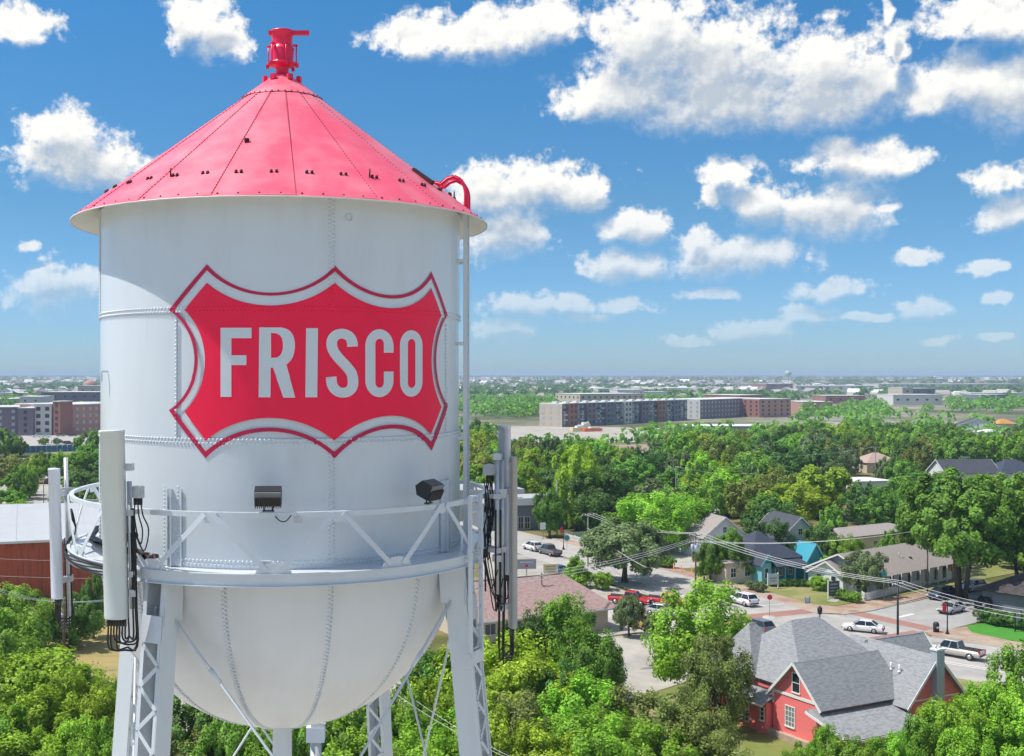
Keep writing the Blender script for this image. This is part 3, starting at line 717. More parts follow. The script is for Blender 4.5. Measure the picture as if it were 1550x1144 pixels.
pt = pol(RE * .62, -9, roofz(RE * .62) + .01); b = MB(); b.box(pt + Vector((0, 0, .02)), (.07, .05, .06)); b.build('roof_lug', MATS['dark_stud'], WT)
pt = pol(RE * .72, 62, roofz(RE * .72)); b = MB(); b.bar(pt + Vector((0, 0, .03)), pt + pol(.34, 62, -.34 * SL) + Vector((0, 0, .05)), .10, .06); b.build('hatch_bar', MATS['dark_stud'], WT)

# ---- vent on the peak
vz = roofz(.15) + .02
VR = MATS['vent_red']
b = MB(); b.lathe([(.0, vz - .05), (.27, vz - .16), (.27, vz - .13), (.16, vz - .02), (.11, vz + 0.040), (.11, vz + 0.136), (.17, vz + 0.168), (.255, vz + 0.192), (.255, vz + 0.216), (.19, vz + 0.232), (.185, vz + 0.256), (.205, vz + 0.440), (.195, vz + 0.480), (.17, vz + 0.496), (.165, vz + 0.528), (.185, vz + 0.736), (.195, vz + 0.744), (.195, vz + 0.768), (.0, vz + 0.776)], 28)
vent = b.build('roof_vent', VR, WT)
b = MB(); b.bar(pol(.235, -90, vz + 0.740), pol(.46, 90, vz + 0.740), .075, .07); b.build('vent_arm', VR, vent)
for k in range(6):
    a = 20 + 60 * k; b = MB(); b.tube([pol(.245, a, vz + 0.160), pol(.245, a, vz + 0.528)], .012, 6); b.box(pol(.225, a, vz + 0.516), (.09, .05, .03), Matrix.Rotation(R_(a + 90), 3, 'Z')); b.box(pol(.26, a, vz + 0.176), (.05, .05, .07)); b.build('tie_rod', VR, vent)
for a in (-70, -25, 30, 75, 140):
    b = MB(); b.box(pol(.30, a, roofz(.30) + .07), (.09, .07, .09), Matrix.Rotation(R_(a), 3, 'Z')); b.build('clamp', VR, vent)

# ---- walkway
RW = 1.155 * TR; ZD = tz(-.925); ZRAIL = tz(-.6335)
for k in range(12):
    b = MB(); n = 8; vs = []
    for t in (0, -.012):
        for r in (TR + .02, RW - .004): vs += [pol(r, 3.4 + 30 * k + .1 + 29.8 * i / n, ZD + t) for i in range(n + 1)]
    q = n + 1
    b.add(vs, [(i, q + i, q + i + 1, i + 1) for i in range(n)] + [(2 * q + i, 2 * q + i + 1, 3 * q + i + 1, 3 * q + i) for i in range(n)] + [(q + i, 3 * q + i, 3 * q + i + 1, q + i + 1) for i in range(n)])
    b.build('deck_plate', WPAINT, WT)
ZB0, ZB1 = tz(-.978), tz(-.916)
b = MB(); b.lathe([(RW, ZB0), (RW + .05, ZB0), (RW + .05, ZB0 + .012), (RW + .012, ZB0 + .012), (RW + .012, ZB1 - .012), (RW + .05, ZB1 - .012), (RW + .05, ZB1), (RW, ZB1), (RW, ZB0)], 120, smooth=False); b.build('edge_beam', WPAINT, WT)
b = MB(); b.lathe([(TR + .02, ZB0 - .01), (TR + .13, ZB0 - .01), (TR + .13, ZB0 + .01), (TR + .02, ZB0 + .01)], 96, smooth=False); b.build('ring_angle', WPAINT, WT)
b = MB(); b.lathe([(RW - .055, ZRAIL), (RW + .012, ZRAIL), (RW + .012, ZRAIL - .075), (RW + .002, ZRAIL - .075), (RW + .002, ZRAIL - .010), (RW - .055, ZRAIL - .010), (RW - .055, ZRAIL)], 120, smooth=False); b.build('hand_rail', WPAINT, WT)
for k in range(12):
    ab = 3.4 + 30 * k
    # gusset plate at the foot
    b = MB(); vs = [pol(r, ab + a, z) for r in (RW + .016, RW + .026) for a, z in ((-4.4, ZB1 - .02), (4.4, ZB1 - .02), (3.6, ZB1 + .08), (1.2, ZB1 + .15), (-1.2, ZB1 + .15), (-3.6, ZB1 + .08))]
    b.add(vs, [(5, 4, 3, 2, 1, 0), (6, 7, 8, 9, 10, 11)] + [(i, (i + 1) % 6, 6 + (i + 1) % 6, 6 + i) for i in range(6)]); b.build('gusset', WPAINT, WT)
    for s in (-1, 1):
        a0, a1 = ab + s * 1.6, ab + s * 14.0
        n = 6; p = [pol(RW + .034, a0 + (a1 - a0) * i / n, ZB1 + .04 + (ZRAIL - .03 - ZB1 - .04) * i / n) for i in range(n + 1)]
        b = MB(); b.bar(p[0], p[-1], .018, .058) if False else None
        for i in range(n): b.bar(p[i], p[i + 1], .012, .072, up=pol(1, a0).cross((p[-1] - p[0]).normalized()))
        b.build('lattice_bar', WPAINT, WT)
    at = ab + 15; b = MB(); b.add([pol(r, at + a, z) for r in (RW + .014, RW + .022) for a, z in ((-1.9, ZRAIL - .005), (1.9, ZRAIL - .005), (1.0, ZRAIL - .15), (-1.0, ZRAIL - .15))],
        [(0, 1, 2, 3), (7, 6, 5, 4), (0, 4, 5, 1), (1, 5, 6, 2), (2, 6, 7, 3), (3, 7, 4, 0)]); b.build('rail_gusset', WPAINT, WT)
    # bracket under the deck
    b = MB(); b.bar(pol(TR + .01, ab, ZD - .05), pol(RW, ab, ZD - .05), .06, .06); b.build('deck_bracket', WPAINT, WT)

# ---- legs: laced channel columns
LEGW = .36; BAT = .10; LEGA = [-26.8, 63.4, 153.4, 238.5]
ZL0 = tz(-.93)
def leg_c(a, z): return pol(TR + .20 + (ZL0 - z) * BAT, a, z)
leg_roots = []
for li in range(4):
    a = LEGA[li]
    o_, t_ = pol(1, a), pol(1, a + 90)
    def P3(z, u, v, a=a, o_=o_, t_=t_): return leg_c(a, z) + o_ * u + t_ * v
    b = MB(); h = LEGW / 2; zt = ZL0 + .02
    for s in (-1, 1):                                   # two channels, webs facing sideways
        for (u0, u1, v0, v1) in ((-h, h, h - .012, h), (-h - .002, -h + .012, h - .062, h - .0125), (h - .012, h + .002, h - .062, h - .0125)):
            va, vb = sorted((s * v0, s * v1))
            b.hexa([P3(0.3, u, v) for u, v in ((u0, va), (u1, va), (u1, vb), (u0, vb))] + [P3(zt, u, v) for u, v in ((u0, va), (u1, va), (u1, vb), (u0, vb))])
    leg = b.build('leg', WPAINT, WT); leg_roots.append(leg)
    rest = MB(); pitch = .30
    z = ZL0 - 1.02; k = 0
    while z > 1.0:
        for u in (h + .008, -h - .008):
            s = 1 if k % 2 else -1
            p0, p1 = P3(z, u, s * (h - .03)), P3(z - pitch, u, -s * (h - .03))
            if z > CAM_H - 9:
                bb = MB(); bb.bar(p0, p1, .058, .010, up=o_); 
                for q in (p0, p1): rivet(bb, q + o_ * (.006 if u > 0 else -.006), o_ if u > 0 else -o_, .02, .014)
                bb.build('lacing_bar', WPAINT, leg)
            else: rest.bar(p0, p1, .058, .010, up=o_)
        z -= pitch; k += 1
    tag(rest.build('lower_lacing', WPAINT, leg), kind='stuff')
    for (z0, z1) in ((ZL0 - 1.0, ZL0 - .62), (CAM_H - 10.2, CAM_H - 9.8)):
        for u in (h + .016, -h - .016):
            b = MB(); b.hexa([P3(z0, u - .006, -h + .004), P3(z0, u + .006, -h + .004), P3(z0, u + .006, h - .004), P3(z0, u - .006, h - .004), P3(z1, u - .006, -h + .004), P3(z1, u + .006, -h + .004), P3(z1, u + .006, h - .004), P3(z1, u - .006, h - .004)]); b.build('tie_plate', WPAINT, leg)
    # shoulder plates joining leg and tank
    for s in (-1, 1):
        vo = s * (h + .010)
        b = MB(); pr = [(TR + .02, ZB0 - .02), (RW - .03, ZB0 - .02), (TR + .20 + h + .03, ZL0 - .55), (TR + .20 + h + .05, ZL0 - .75), (TR + .20 - h, ZL0 - .75), (TR - .01, ZL0 - .30)]
        vs = [pol(r, a, z) + t_ * (vo + d) for d in (-.006, .006) for r, z in pr]; n = len(pr)
        b.add(vs, [tuple(range(n)), tuple(reversed(range(n, 2 * n)))] + [(i, n + i, n + (i + 1) % n, (i + 1) % n) for i in range(n)]); b.build('shoulder_plate', WPAINT, leg)
    # stiffeners on the shell above the deck
    for s in (-1, 1):
        da = math.degrees(.105 / TR) * s; w = math.degrees(.075 / TR)
        b = MB(); n = 4
        z0, z1 = ZD + .01, tz(-.548)
        vs = [pol(TR + d, a + da + w * (i / n * 2 - 1), z) for z in (z0, z1) for d in (.012, .030) for i in range(n + 1)]; q = n + 1
        b.add(vs, [(q + i, q + i + 1, 3 * q + i + 1, 3 * q + i) for i in range(n)] + [(3 * q + i, 3 * q + i + 1, 2 * q + i + 1, 2 * q + i) for i in range(n)] + [(q, 3 * q, 2 * q, 0), (q + n, n, 2 * q + n, 3 * q + n)])
        b.bar(pol(TR + .06, a + da - s * w, z0), pol(TR + .06, a + da - s * w, z1), .06, .014, up=t_)
        for i in range(20): rivet(b, pol(TR + .031, a + da + .3 * s, z0 + .05 + i * .058), o_, .016, .012)
        b.build('stiffener', WPAINT, WT)
    b = MB(); f = leg_c(a, .15); b.box((f.x, f.y, .15), (1.1, 1.1, .3), Matrix.Rotation(R_(a), 3, 'Z')); b.build('footing', MATS['galvanised'], WT)
# struts and tie rods
ZSTRUT = CAM_H - 3.6 * TR
levels = [ZL0 - .55, ZSTRUT, ZSTRUT - 9.5, .8]
for li in range(4):
    a, a2 = LEGA[li], LEGA[(li + 1) % 4]
    for zi in range(3):
        zt_, zb_ = levels[zi], levels[zi + 1]
        for p, q in ((leg_c(a, zt_) + pol(.1, a + 90), leg_c(a2, zb_)), (leg_c(a2, zt_) - pol(.1, a2 + 90), leg_c(a, zb_))):
            b = MB(); b.tube([p, q], .021, 8); m = p.lerp(q, .12 if zi == 0 else .3); b.tube([m, p.lerp(q, (.12 if zi == 0 else .3) + .03)], .036, 6); b.build('tie_rod', WPAINT, WT)
    for z in levels[1:3]:
        b = MB(); b.bar(leg_c(a, z), leg_c(a2, z), .16, .16); b.build('strut', WPAINT, WT)

# ---- ladders
def ladder(name, a0, a1, r0, r1, z0, z1, step=.30, rr=.022):
    root = None
    P = lambda z: (pol(r0 + (r1 - r0) * (z1 - z) / (z1 - z0), a0, z), pol(r0 + (r1 - r0) * (z1 - z) / (z1 - z0), a1, z))
    top, bot = P(z1), P(z0)
    b = MB()
    for i in (0, 1): b.bar(bot[i], top[i], .034 if i else .036, .062, up=pol(1, (a0 + a1) / 2))
    root = b.build(name, WPAINT, WT); z = z0 + .12
    while z < z1 - .05:
        p, q = P(z); b = MB(); b.tube([p, q], .011, 6); b.build('rung', WPAINT, root); z += step
    return root
lad = ladder('ladder', 76.5, 83.5, TR + .135, TR + .135, ZD + .02, roofz(TR + .135) - .03)
for z in (tz(.62), tz(.17), tz(-.34), tz(-.70)):
    for a in (76.5, 83.5):
        b = MB(); b.bar(pol(TR, a, z), pol(TR + .15, a, z), .05, .05); b.build('stand_off', WPAINT, lad)
b = MB()
for a in (76.5, 83.5):
    r0 = TR + .15; zz = roofz(r0) - .02
    prof = [(r0, zz), (r0, zz + .26), (r0 - .02, zz + .36), (r0 - .09, zz + .47), (r0 - .2, zz + .53), (r0 - .31, zz + .50), (r0 - .42, zz + .41), (r0 - .62, roofz(r0 - .62) - .02)]
    pts = [pol(r, a, z) for r, z in prof]
    for i in range(len(pts) - 1): b.bar(pts[i], pts[i + 1], .016, .066, up=pol(1, a + 90).cross(pts[i + 1] - pts[i]).normalized())
    b.tube(pts, .022, 6)
b.build('ladder_hoop', VR, WT)
lad2 = ladder('lower_ladder', 58.6, 65.0, RW + .10, RW + .12, tz(-1.44), ZRAIL + .06)
for z in (ZB1 - .08, ZRAIL - .04):
    for a in (58.6, 65.0):
        b = MB(); b.bar(pol(RW + .01, a, z), pol(RW + .11, a, z), .05, .05); b.build('stand_off', WPAINT, lad2)
p = pol(RW + .115, 60, tz(-1.46)); b = MB(); b.bar(pol(RW + .12, 57, tz(-1.45)), pol(RW + .12, 66.5, tz(-1.45)), .02, .20); b.bar(leg_c(63.4, tz(-1.45)), pol(RW + .12, 60, tz(-1.45)), .06, .14); b.build('ladder_foot', WPAINT, lad2)
for z in (tz(-1.45) - 3, 20, 14, 8, 3):
    pass
lad3 = ladder('leg_ladder', 60.2, 66.6, TR + .42 + .12, TR + .42 + .12 + (tz(-1.47) - .6) * BAT, .6, tz(-1.47) - .05)
# small fittings on the wall
p = unproj(528, 330); b = MB(); q = pol(TR + .004, p[0], p[1]); b.lathe([(.058, -.004), (.058, .008), (.048, .008), (.048, -.004)], 20); b.xf(Matrix.Translation(q) @ Matrix.Rotation(R_(p[0]), 4, 'Z') @ Matrix.Rotation(R_(90), 4, 'X')); b.build('pipe_stub', WPAINT, WT)
p = unproj(163, 563); b = MB(); q = pol(TR, p[0], p[1]); b.bar(q, q + pol(.10, p[0]), .03, .03); b.bar(q + pol(.09, p[0]), q + pol(.09, p[0]) - Vector((0, 0, .14)), .03, .02); b.build('wall_hook', WPAINT, WT)
b = MB(); q = pol(RW - .07, 1.5, ZD + .10); b.box(q, (.14, .10, .18), Matrix.Rotation(R_(1.5), 3, 'Z')); b.build('junction_box', WPAINT, WT)

# ================================================================== antennas, lamps, cables (mounted on the tower)
def smooth_path(pts, n=5):
    pts = [Vector(p) for p in pts]; o = []
    for i in range(len(pts) - 1):
        p0 = pts[max(i - 1, 0)]; p1 = pts[i]; p2 = pts[i + 1]; p3 = pts[min(i + 2, len(pts) - 1)]
        for k in range(n):
            t = k / n; o.append(.5 * (2 * p1 + (p2 - p0) * t + (2 * p0 - 5 * p1 + 4 * p2 - p3) * t * t + (3 * p1 - p0 - 3 * p2 + p3) * t ** 3))
    return o + [pts[-1]]
def panel_antenna(label, a, r, z0, z1, w, d, m, face_deg, pole_a, pole_r, pz0, pz1, cables=6):
    root = empty('panel_antenna', TC + pol(r, a, z0), label=label, cat='antenna', group='panel antennas on the walkway rail')
    M = Matrix.Rotation(R_(face_deg), 4, 'Z')     # local -y is the radiating face
    h = z1 - z0
    b = MB(); prof = []
    n = 10
    for i in range(n + 1):
        t = math.pi * i / n; prof.append((-w / 2 * math.cos(t) if 0 < i < n else (-w / 2 if i == 0 else w / 2), -d * .55 * math.sin(t) - d * .2))
    prof = [(-w / 2, d * .3)] + prof + [(w / 2, d * .3)]
    q = len(prof)
    for zz0, zz1, s in ((.05, h - .05, 1.0),):
        rings = [(0, .97), (.012, 1), (.05, 1), (h - .035, 1), (h - .034, 1.02), (h - .006, 1.02), (h, .98)]
        vs = [(x * s, y * s, z) for z, s in rings for x, y in prof]
        fs = [(j * q + i, j * q + (i + 1) % q, (j + 1) * q + (i + 1) % q, (j + 1) * q + i) for j in range(len(rings) - 1) for i in range(q)]
        b.add(vs, fs, True); o = (len(rings) - 1) * q; b.f += [tuple(reversed(range(q))), tuple(o + i for i in range(q))]
    b.xf(M); b.build('radome', m, root)
    b = MB(); b.box((0, d * .34, h / 2), (w * .55, d * .2, h * .94)); b.xf(M); b.build('back_channel', MATS['galvanised'], root)
    pp = pol(pole_r, pole_a, 0) - pol(r, a, 0)
    b = MB(); b.tube([(pp.x, pp.y, pz0 - z0), (pp.x, pp.y, pz1 - z0)], .038, 10); b.build('mounting_pole', MATS['galvanised'], root)
    for t in (.13, .80):
        c = M @ Vector((0, d * .4, h * t)); b = MB(); b.bar(c, (pp.x, pp.y, h * t), .07, .09); b.box((pp.x, pp.y, h * t), (.13, .13, .10)); b.build('bracket', MATS['galvanised'], root)
        e = pol(RW, pole_a, z0 + h * t) - pol(r, a, z0)
    for zz in (ZRAIL - .04, ZB1 - .06):
        e = pol(RW + .02, pole_a, zz) - pol(r, a, z0); b = MB(); b.bar(e, (pp.x, pp.y, zz - z0), .07, .07); b.box((pp.x, pp.y, zz - z0), (.12, .12, .08)); b.build('stand_off', MATS['galvanised'], root)
    rg = random.Random(int(a * 7))
    for i in range(cables):
        x = -w * .38 + w * .76 * i / max(cables - 1, 1); c = M @ Vector((x, 0, 0)); dr = .25 + rg.random() * .25; e = Vector((pp.x, pp.y, .1 + rg.random() * .3)) + Vector((rg.uniform(-.07, .07), rg.uniform(-.07, .07), 0))
        b = MB(); pts = [c + Vector((0, 0, .02)), c - Vector((0, 0, .1)), c - Vector((0, 0, dr)), (c + e) / 2 * 1.0 - Vector((0, 0, dr + .12)), Vector((e.x, e.y, -dr)), e, Vector((e.x, e.y, h * .45))]
        b.tube(smooth_path(pts, 4), .013, 6); b.build('cable', MATS['black_plastic'], root)
        b = MB(); b.tube([c + Vector((0, 0, .01)), c - Vector((0, 0, .11))], .021, 8); b.build('connector', MATS['lamp_black'], root)
    return root
panel_antenna('wide grey panel antenna standing before the laced leg, cables hanging below', -32.2, 1.27 * TR, AT(170, 935, 5.27 * TR).z, AT(170, 650, 5.27 * TR).z, .335, .16, MATS['antenna_grey'], -12, -30.0, 1.215 * TR, tz(-1.10), tz(-.50), 7)
panel_antenna('slim pale blue panel antenna on the outermost curve of the rail', -86, 1.245 * TR, AT(93, 905, 6.25 * TR).z, AT(93, 708, 6.25 * TR).z, .25, .14, MATS['antenna_light'], -52, -90, 1.205 * TR, tz(-1.36), tz(-.465), 4)
panel_antenna('white panel antenna rising highest behind the lower ladder', 80.5, 1.25 * TR, AT(757, 868, 6.13 * TR).z, AT(757, 643, 6.13 * TR).z, .26, .11, MATS['antenna_light'], 118, 74.5, 1.225 * TR, tz(-1.17), tz(-.43), 4)
mat('antenna_bare', (.42, .42, .40), .55, metal=.2, var=.10, vscale=3)
panel_antenna('dull metal backed panel antenna standing outside the white panel', 79.5, 1.292 * TR, AT(767, 948, 6.13 * TR).z, AT(767, 690, 6.13 * TR).z, .20, .12, MATS['antenna_bare'], 100, 77, 1.245 * TR, tz(-1.27), tz(-.46), 5)
for o in COL.objects:
    if o.name.startswith('panel_antenna') and o.location.x < 0: o.rotation_euler = (0, -R_(1.4), 0)
for i in range(5):
    a0 = 71 + i * 1.6; rr = TR * (1.17 + .008 * (i % 3)); zt_ = ZRAIL + .25 - .09 * (i % 4)
    b = MB(); b.tube(smooth_path([pol(rr, a0, zt_), pol(rr + .05, a0 + .5, zt_ - .5), pol(rr - .03, a0 - .5, zt_ - 1.0), pol(rr + .03, a0 + .6, zt_ - 1.5), pol(rr + .10, a0 + 1.6, zt_ - 1.75 - .05 * i), pol(rr + .20, a0 + 2.2, zt_ - 1.45)], 5), .009, 6)
    tag(b.build('jumper_cable', MATS['black_plastic']), 'black jumper cable hanging outside the rail behind the lower ladder', 'cable', 'jumper cables behind the lower ladder').location = TC
# remote radio boxes
def radio_box(label, c, size, deg, ncab=3, drop=.9):
    root = empty('radio_unit', TC + c, R_(deg), label, 'radio unit', 'radio units on the antenna poles')
    b = MB(); b.box((0, 0, 0), size); b.build('case', MATS['galvanised'], root)
    for i in range(5): b = MB(); b.box((-size[0] / 2 + size[0] * (i + .5) / 5, -size[1] / 2 - .012, 0), (.012, .024, size[2] * .85)); b.build('fin', MATS['galvanised'], root)
    for i in range(ncab):
        x = size[0] * ((i + .5) / ncab - .5); b = MB(); b.tube([(x, 0, -size[2] / 2 + .01), (x, 0, -size[2] / 2 - .10)], .022, 8); b.build('connector', MATS['black_plastic'], root)
        b = MB(); b.tube(smooth_path([(x, 0, -size[2] / 2 - .08), (x * 1.4, .02, -size[2] / 2 - .25), (x * 2.0 + .06, .02, -size[2] / 2 - .45), (x + .02, .04, -size[2] / 2 - .55 - .1 * i), (-.10, .05, -drop * .7), (-.12 + .02 * i, .04, -drop - .5)]), .011, 6); b.build('cable', MATS['black_plastic'], root)
    return root
radio_box('twin grey radio box with looping cables beside the wide grey panel', pol(1.235 * TR, -27.6, AT(194, 742, 5.3 * TR).z), (.15, .10, .165), -20, 3)
radio_box('grey radio box clamped to the pole behind the lower ladder', pol(1.19 * TR, 74, AT(735, 708, 6.1 * TR).z), (.24, .14, .16), 60, 4)
radio_box('second radio box lower on the pole behind the lower ladder', pol(1.17 * TR, 80, AT(742, 765, 6.1 * TR).z), (.16, .14, .32), 70, 3)
# coax bundles on the deck and down the leg
for i in range(7):
    rr = TR + .09 + .035 * (i % 4); zz = ZD + .05 + .05 * (i // 4) + .10
    b = MB(); pts = [pol(1.215 * TR, -30.5, zz + .5), pol(1.21 * TR, -30, zz + .1), pol(rr + .28, -31, zz)] + [pol(rr, -34 - 4 * k, zz + .012 * math.sin(k * 2 + i)) for k in range(-2, 14)]
    pts = [pol(1.22 * TR, -31.5 + .3 * i, zz + .7), pol(1.21 * TR, -31 + .3 * i, zz + .15), pol(rr + .2, -33 + .3 * i, zz)] + [pol(rr, -37 - 5 * k, zz + .012 * math.sin(k * 2 + i)) for k in range(14)]
    b.tube(smooth_path(pts, 3), .018, 6); tag(b.build('coax_cable', MATS['black_plastic']), 'black coaxial cable in the bundle lying along the sunlit walkway deck', 'cable', 'coaxial cables on the walkway deck').location = TC
for i in range(5):
    b = MB(); pts = [pol(TR + .16 + .03 * i, -36 + .2 * i, ZD + .16), pol(TR + .16 + .03 * i, -32, ZD + .16 - .012 * i), pol(TR + .15 + .03 * i, -29.5, ZD + .155)]
    b.tube(pts, .03, 8)
    for k in range(8): q = pts[0].lerp(pts[1], k / 8); b.tube([q, q + (pts[1] - pts[0]).normalized() * .012], .036, 8)
    tag(b.build('corrugated_cable', MATS['lamp_black'] if i != 2 else mat('orange_sleeve', (.65, .2, .1), .6)), 'thick corrugated cable end cut off beside the leg stiffener' if i != 2 else 'orange sleeved cable end among the black cables on the deck', 'cable', 'cut cable ends on the deck').location = TC
for i in range(5):
    b = MB(); a = -91 - i; pts = [pol(1.2 * TR, -89.5, tz(-.85) + .05 * i), pol(1.17 * TR, -86, tz(-.80) + .04 * i), pol(1.14 * TR, -84, tz(-.86)), pol(1.165 * TR, -80, ZB1 + .02 * i)] + [pol(RW + .065 + .004 * i, -75 + 6 * k, ZB0 + .03 + .03 * i + .02 * math.sin(k + i)) for k in range(7)]
    b.tube(smooth_path(pts, 4), .012, 6); tag(b.build('feeder_cable', MATS['black_plastic']), 'thin black feeder cable clipped along the walkway edge beam', 'cable', 'feeder cables on the walkway edge').location = TC

def floodlight(label, a, yaw, tilt, px_y):
    z = ZRAIL + .012
    root = empty('floodlight', TC + pol(RW - .02, a, z), R_(a + yaw), label, 'floodlight', 'floodlights on the walkway rail')
    # local +y points at the tank
    M = Matrix.Translation((0, 0, .225)) @ Matrix.Rotation(R_(tilt), 4, 'X')
    w, h, d = .37, .235, .26
    prof = [(-d / 2, -h * .42), (-d / 2 + .02, -h / 2), (d * .22, -h / 2), (d / 2, -.0), (d * .22, h / 2), (-d / 2 + .02, h / 2), (-d / 2, h * .42)]
    b = MB(); n = len(prof)
    vs = [(x, y, zz) for x in (-w / 2, w / 2) for y, zz in prof]
    b.add(vs, [tuple(range(n)), tuple(reversed(range(n, 2 * n)))] + [(i, n + i, n + (i + 1) % n, (i + 1) % n) for i in range(n)]); b.xf(M); b.build('housing', MATS['lamp_black'], root)
    for i in range(13):
        b = MB(); x = -w / 2 + w * (i + .5) / 13; b.box((x, -d / 2 - .018, -.035), (.011, .05, h * .66)); b.xf(M); b.build('cooling_fin', MATS['lamp_black'], root)
    b = MB(); b.box((0, -d / 2 - .006, h * .30), (w * .99, .02, h * .36)); b.xf(M); b.build('back_cover', mat('lamp_grey_' + str(int(a)), (.16, .17, .18), .5), root)
    b = MB(); b.box((0, d * .36, .0), (w * .9, .006, .01)); b.xf(M); b.build('lens', MATS['antenna_light'], root)
    for s in (-1, 1):
        b = MB(); b.tube([(s * .055, 0, .0), (s * .07, .0, .16)], .012, 6); b.build('bracket', MATS['lamp_black'], root)
    b = MB(); b.box((0, 0, .01), (.16, .06, .02)); b.build('foot', MATS['lamp_black'], root)
    b = MB(); b.tube(smooth_path([(.10, -.05, -.06), (.16, -.06, -.12), (.24, -.06, -.13), (.32, -.05, -.05)]), .008, 6); b.build('cable', MATS['black_plastic'], root)
floodlight('black finned floodlight on the rail with its back turned outward', unproj(406, 775, RW)[0], 0, 22, 0)
floodlight('black wedge shaped floodlight on the rail near the lower ladder', unproj(650, 765, RW)[0], 16, 24, 0)
p = unproj(451, 790, RW); b = MB(); b.box(pol(RW + .03, p[0], ZRAIL - .105), (.12, .012, .075), Matrix.Rotation(R_(p[0]), 3, 'Z')); tag(b.build('notice_plate', MATS['galvanised']), 'small grey notice plate hung under the rail beside a floodlight', 'plate').location = TC
# ================================================================== buildings
mat('coral_wall', (.84, .19, .185), .75, var=.05, vscale=.8, stretch=(.2, .2, 5))
mat('white_trim', (.78, .77, .74), .6)
mat('grey_shingle', (.33, .335, .345), .92, var=.14, vscale=2.6, col2=(.20, .205, .215), c2scale=2.6, c2amt=(.40, .62), stretch=(.8, .8, 5), detail=3)
mat('brown_shingle', (.37, .25, .225), .92, var=.12, vscale=2.4, col2=(.28, .185, .165), c2scale=3, c2amt=(.45, .6), detail=5)
mat('taupe_shingle', (.31, .27, .25), .92, var=.10, vscale=1.5, detail=5)
mat('dark_shingle', (.065, .068, .085), .9, var=.18, vscale=1.5)
mat('navy_shingle', (.045, .055, .085), .9, var=.2, vscale=1.2)
mat('pink_shingle', (.42, .30, .26), .9, var=.1)
mat('glass_dark', (.03, .035, .04), .12, spec=.6)
mat('glass_pale', (.22, .25, .27), .2, spec=.6)
mat('teal_wall', (.03, .30, .40), .7, var=.06)
mat('teal_light', (.22, .52, .56), .7, var=.06)
mat('grey_wall', (.30, .32, .35), .75, var=.06, stretch=(.2, .2, 4))
mat('white_wall', (.70, .71, .70), .7, var=.05, stretch=(.2, .2, 4))
mat('cream_wall', (.62, .52, .40), .8, var=.06)
mat('slate_wall', (.15, .17, .19), .8, var=.08)
mat('flat_roof', (.42, .42, .42), .85, var=.10, vscale=.4, col2=(.33, .33, .34), c2scale=.2, c2amt=(.45, .65))
mat('white_roof', (.66, .66, .64), .7, var=.06, vscale=.3)
mat('red_metal', (.50, .10, .045), .6, var=.12, vscale=.5, stretch=(3, 3, .3), col2=(.27, .05, .03), c2scale=.8, c2amt=(.5, .7))
mat('grey_metal', (.46, .47, .48), .55, var=.06, vscale=.3)
mat('chimney_grey', (.42, .44, .48), .5, var=.05)
mat('timber_orange', (.55, .25, .07), .7)
mat('stone_base', (.45, .33, .26), .9, var=.2, vscale=2.5)
def wall_box(root, x0, x1, y0, y1, z0, z1, m, name='wall'):
    b = MB(); b.box(((x0 + x1) / 2, (y0 + y1) / 2, (z0 + z1) / 2), (x1 - x0, y1 - y0, z1 - z0)); return b.build(name, MATS[m], root)
def plane_slab(root, pts, m, t=.14, name='roof'):
    """roof plane: 3 or 4 corner points counter-clockwise seen from above, thickened downwards"""
    P = [Vector(p) for p in pts]; n = (P[1] - P[0]).cross(P[2] - P[0]).normalized(); n = n if n.z > 0 else -n
    Q = [p - n * t for p in P]; k = len(P); b = MB()
    b.add(P + Q, [tuple(range(k)), tuple(reversed(range(k, 2 * k)))] + [((i + 1) % k, i, k + i, k + (i + 1) % k) for i in range(k)]); return b.build(name, MATS[m], root)
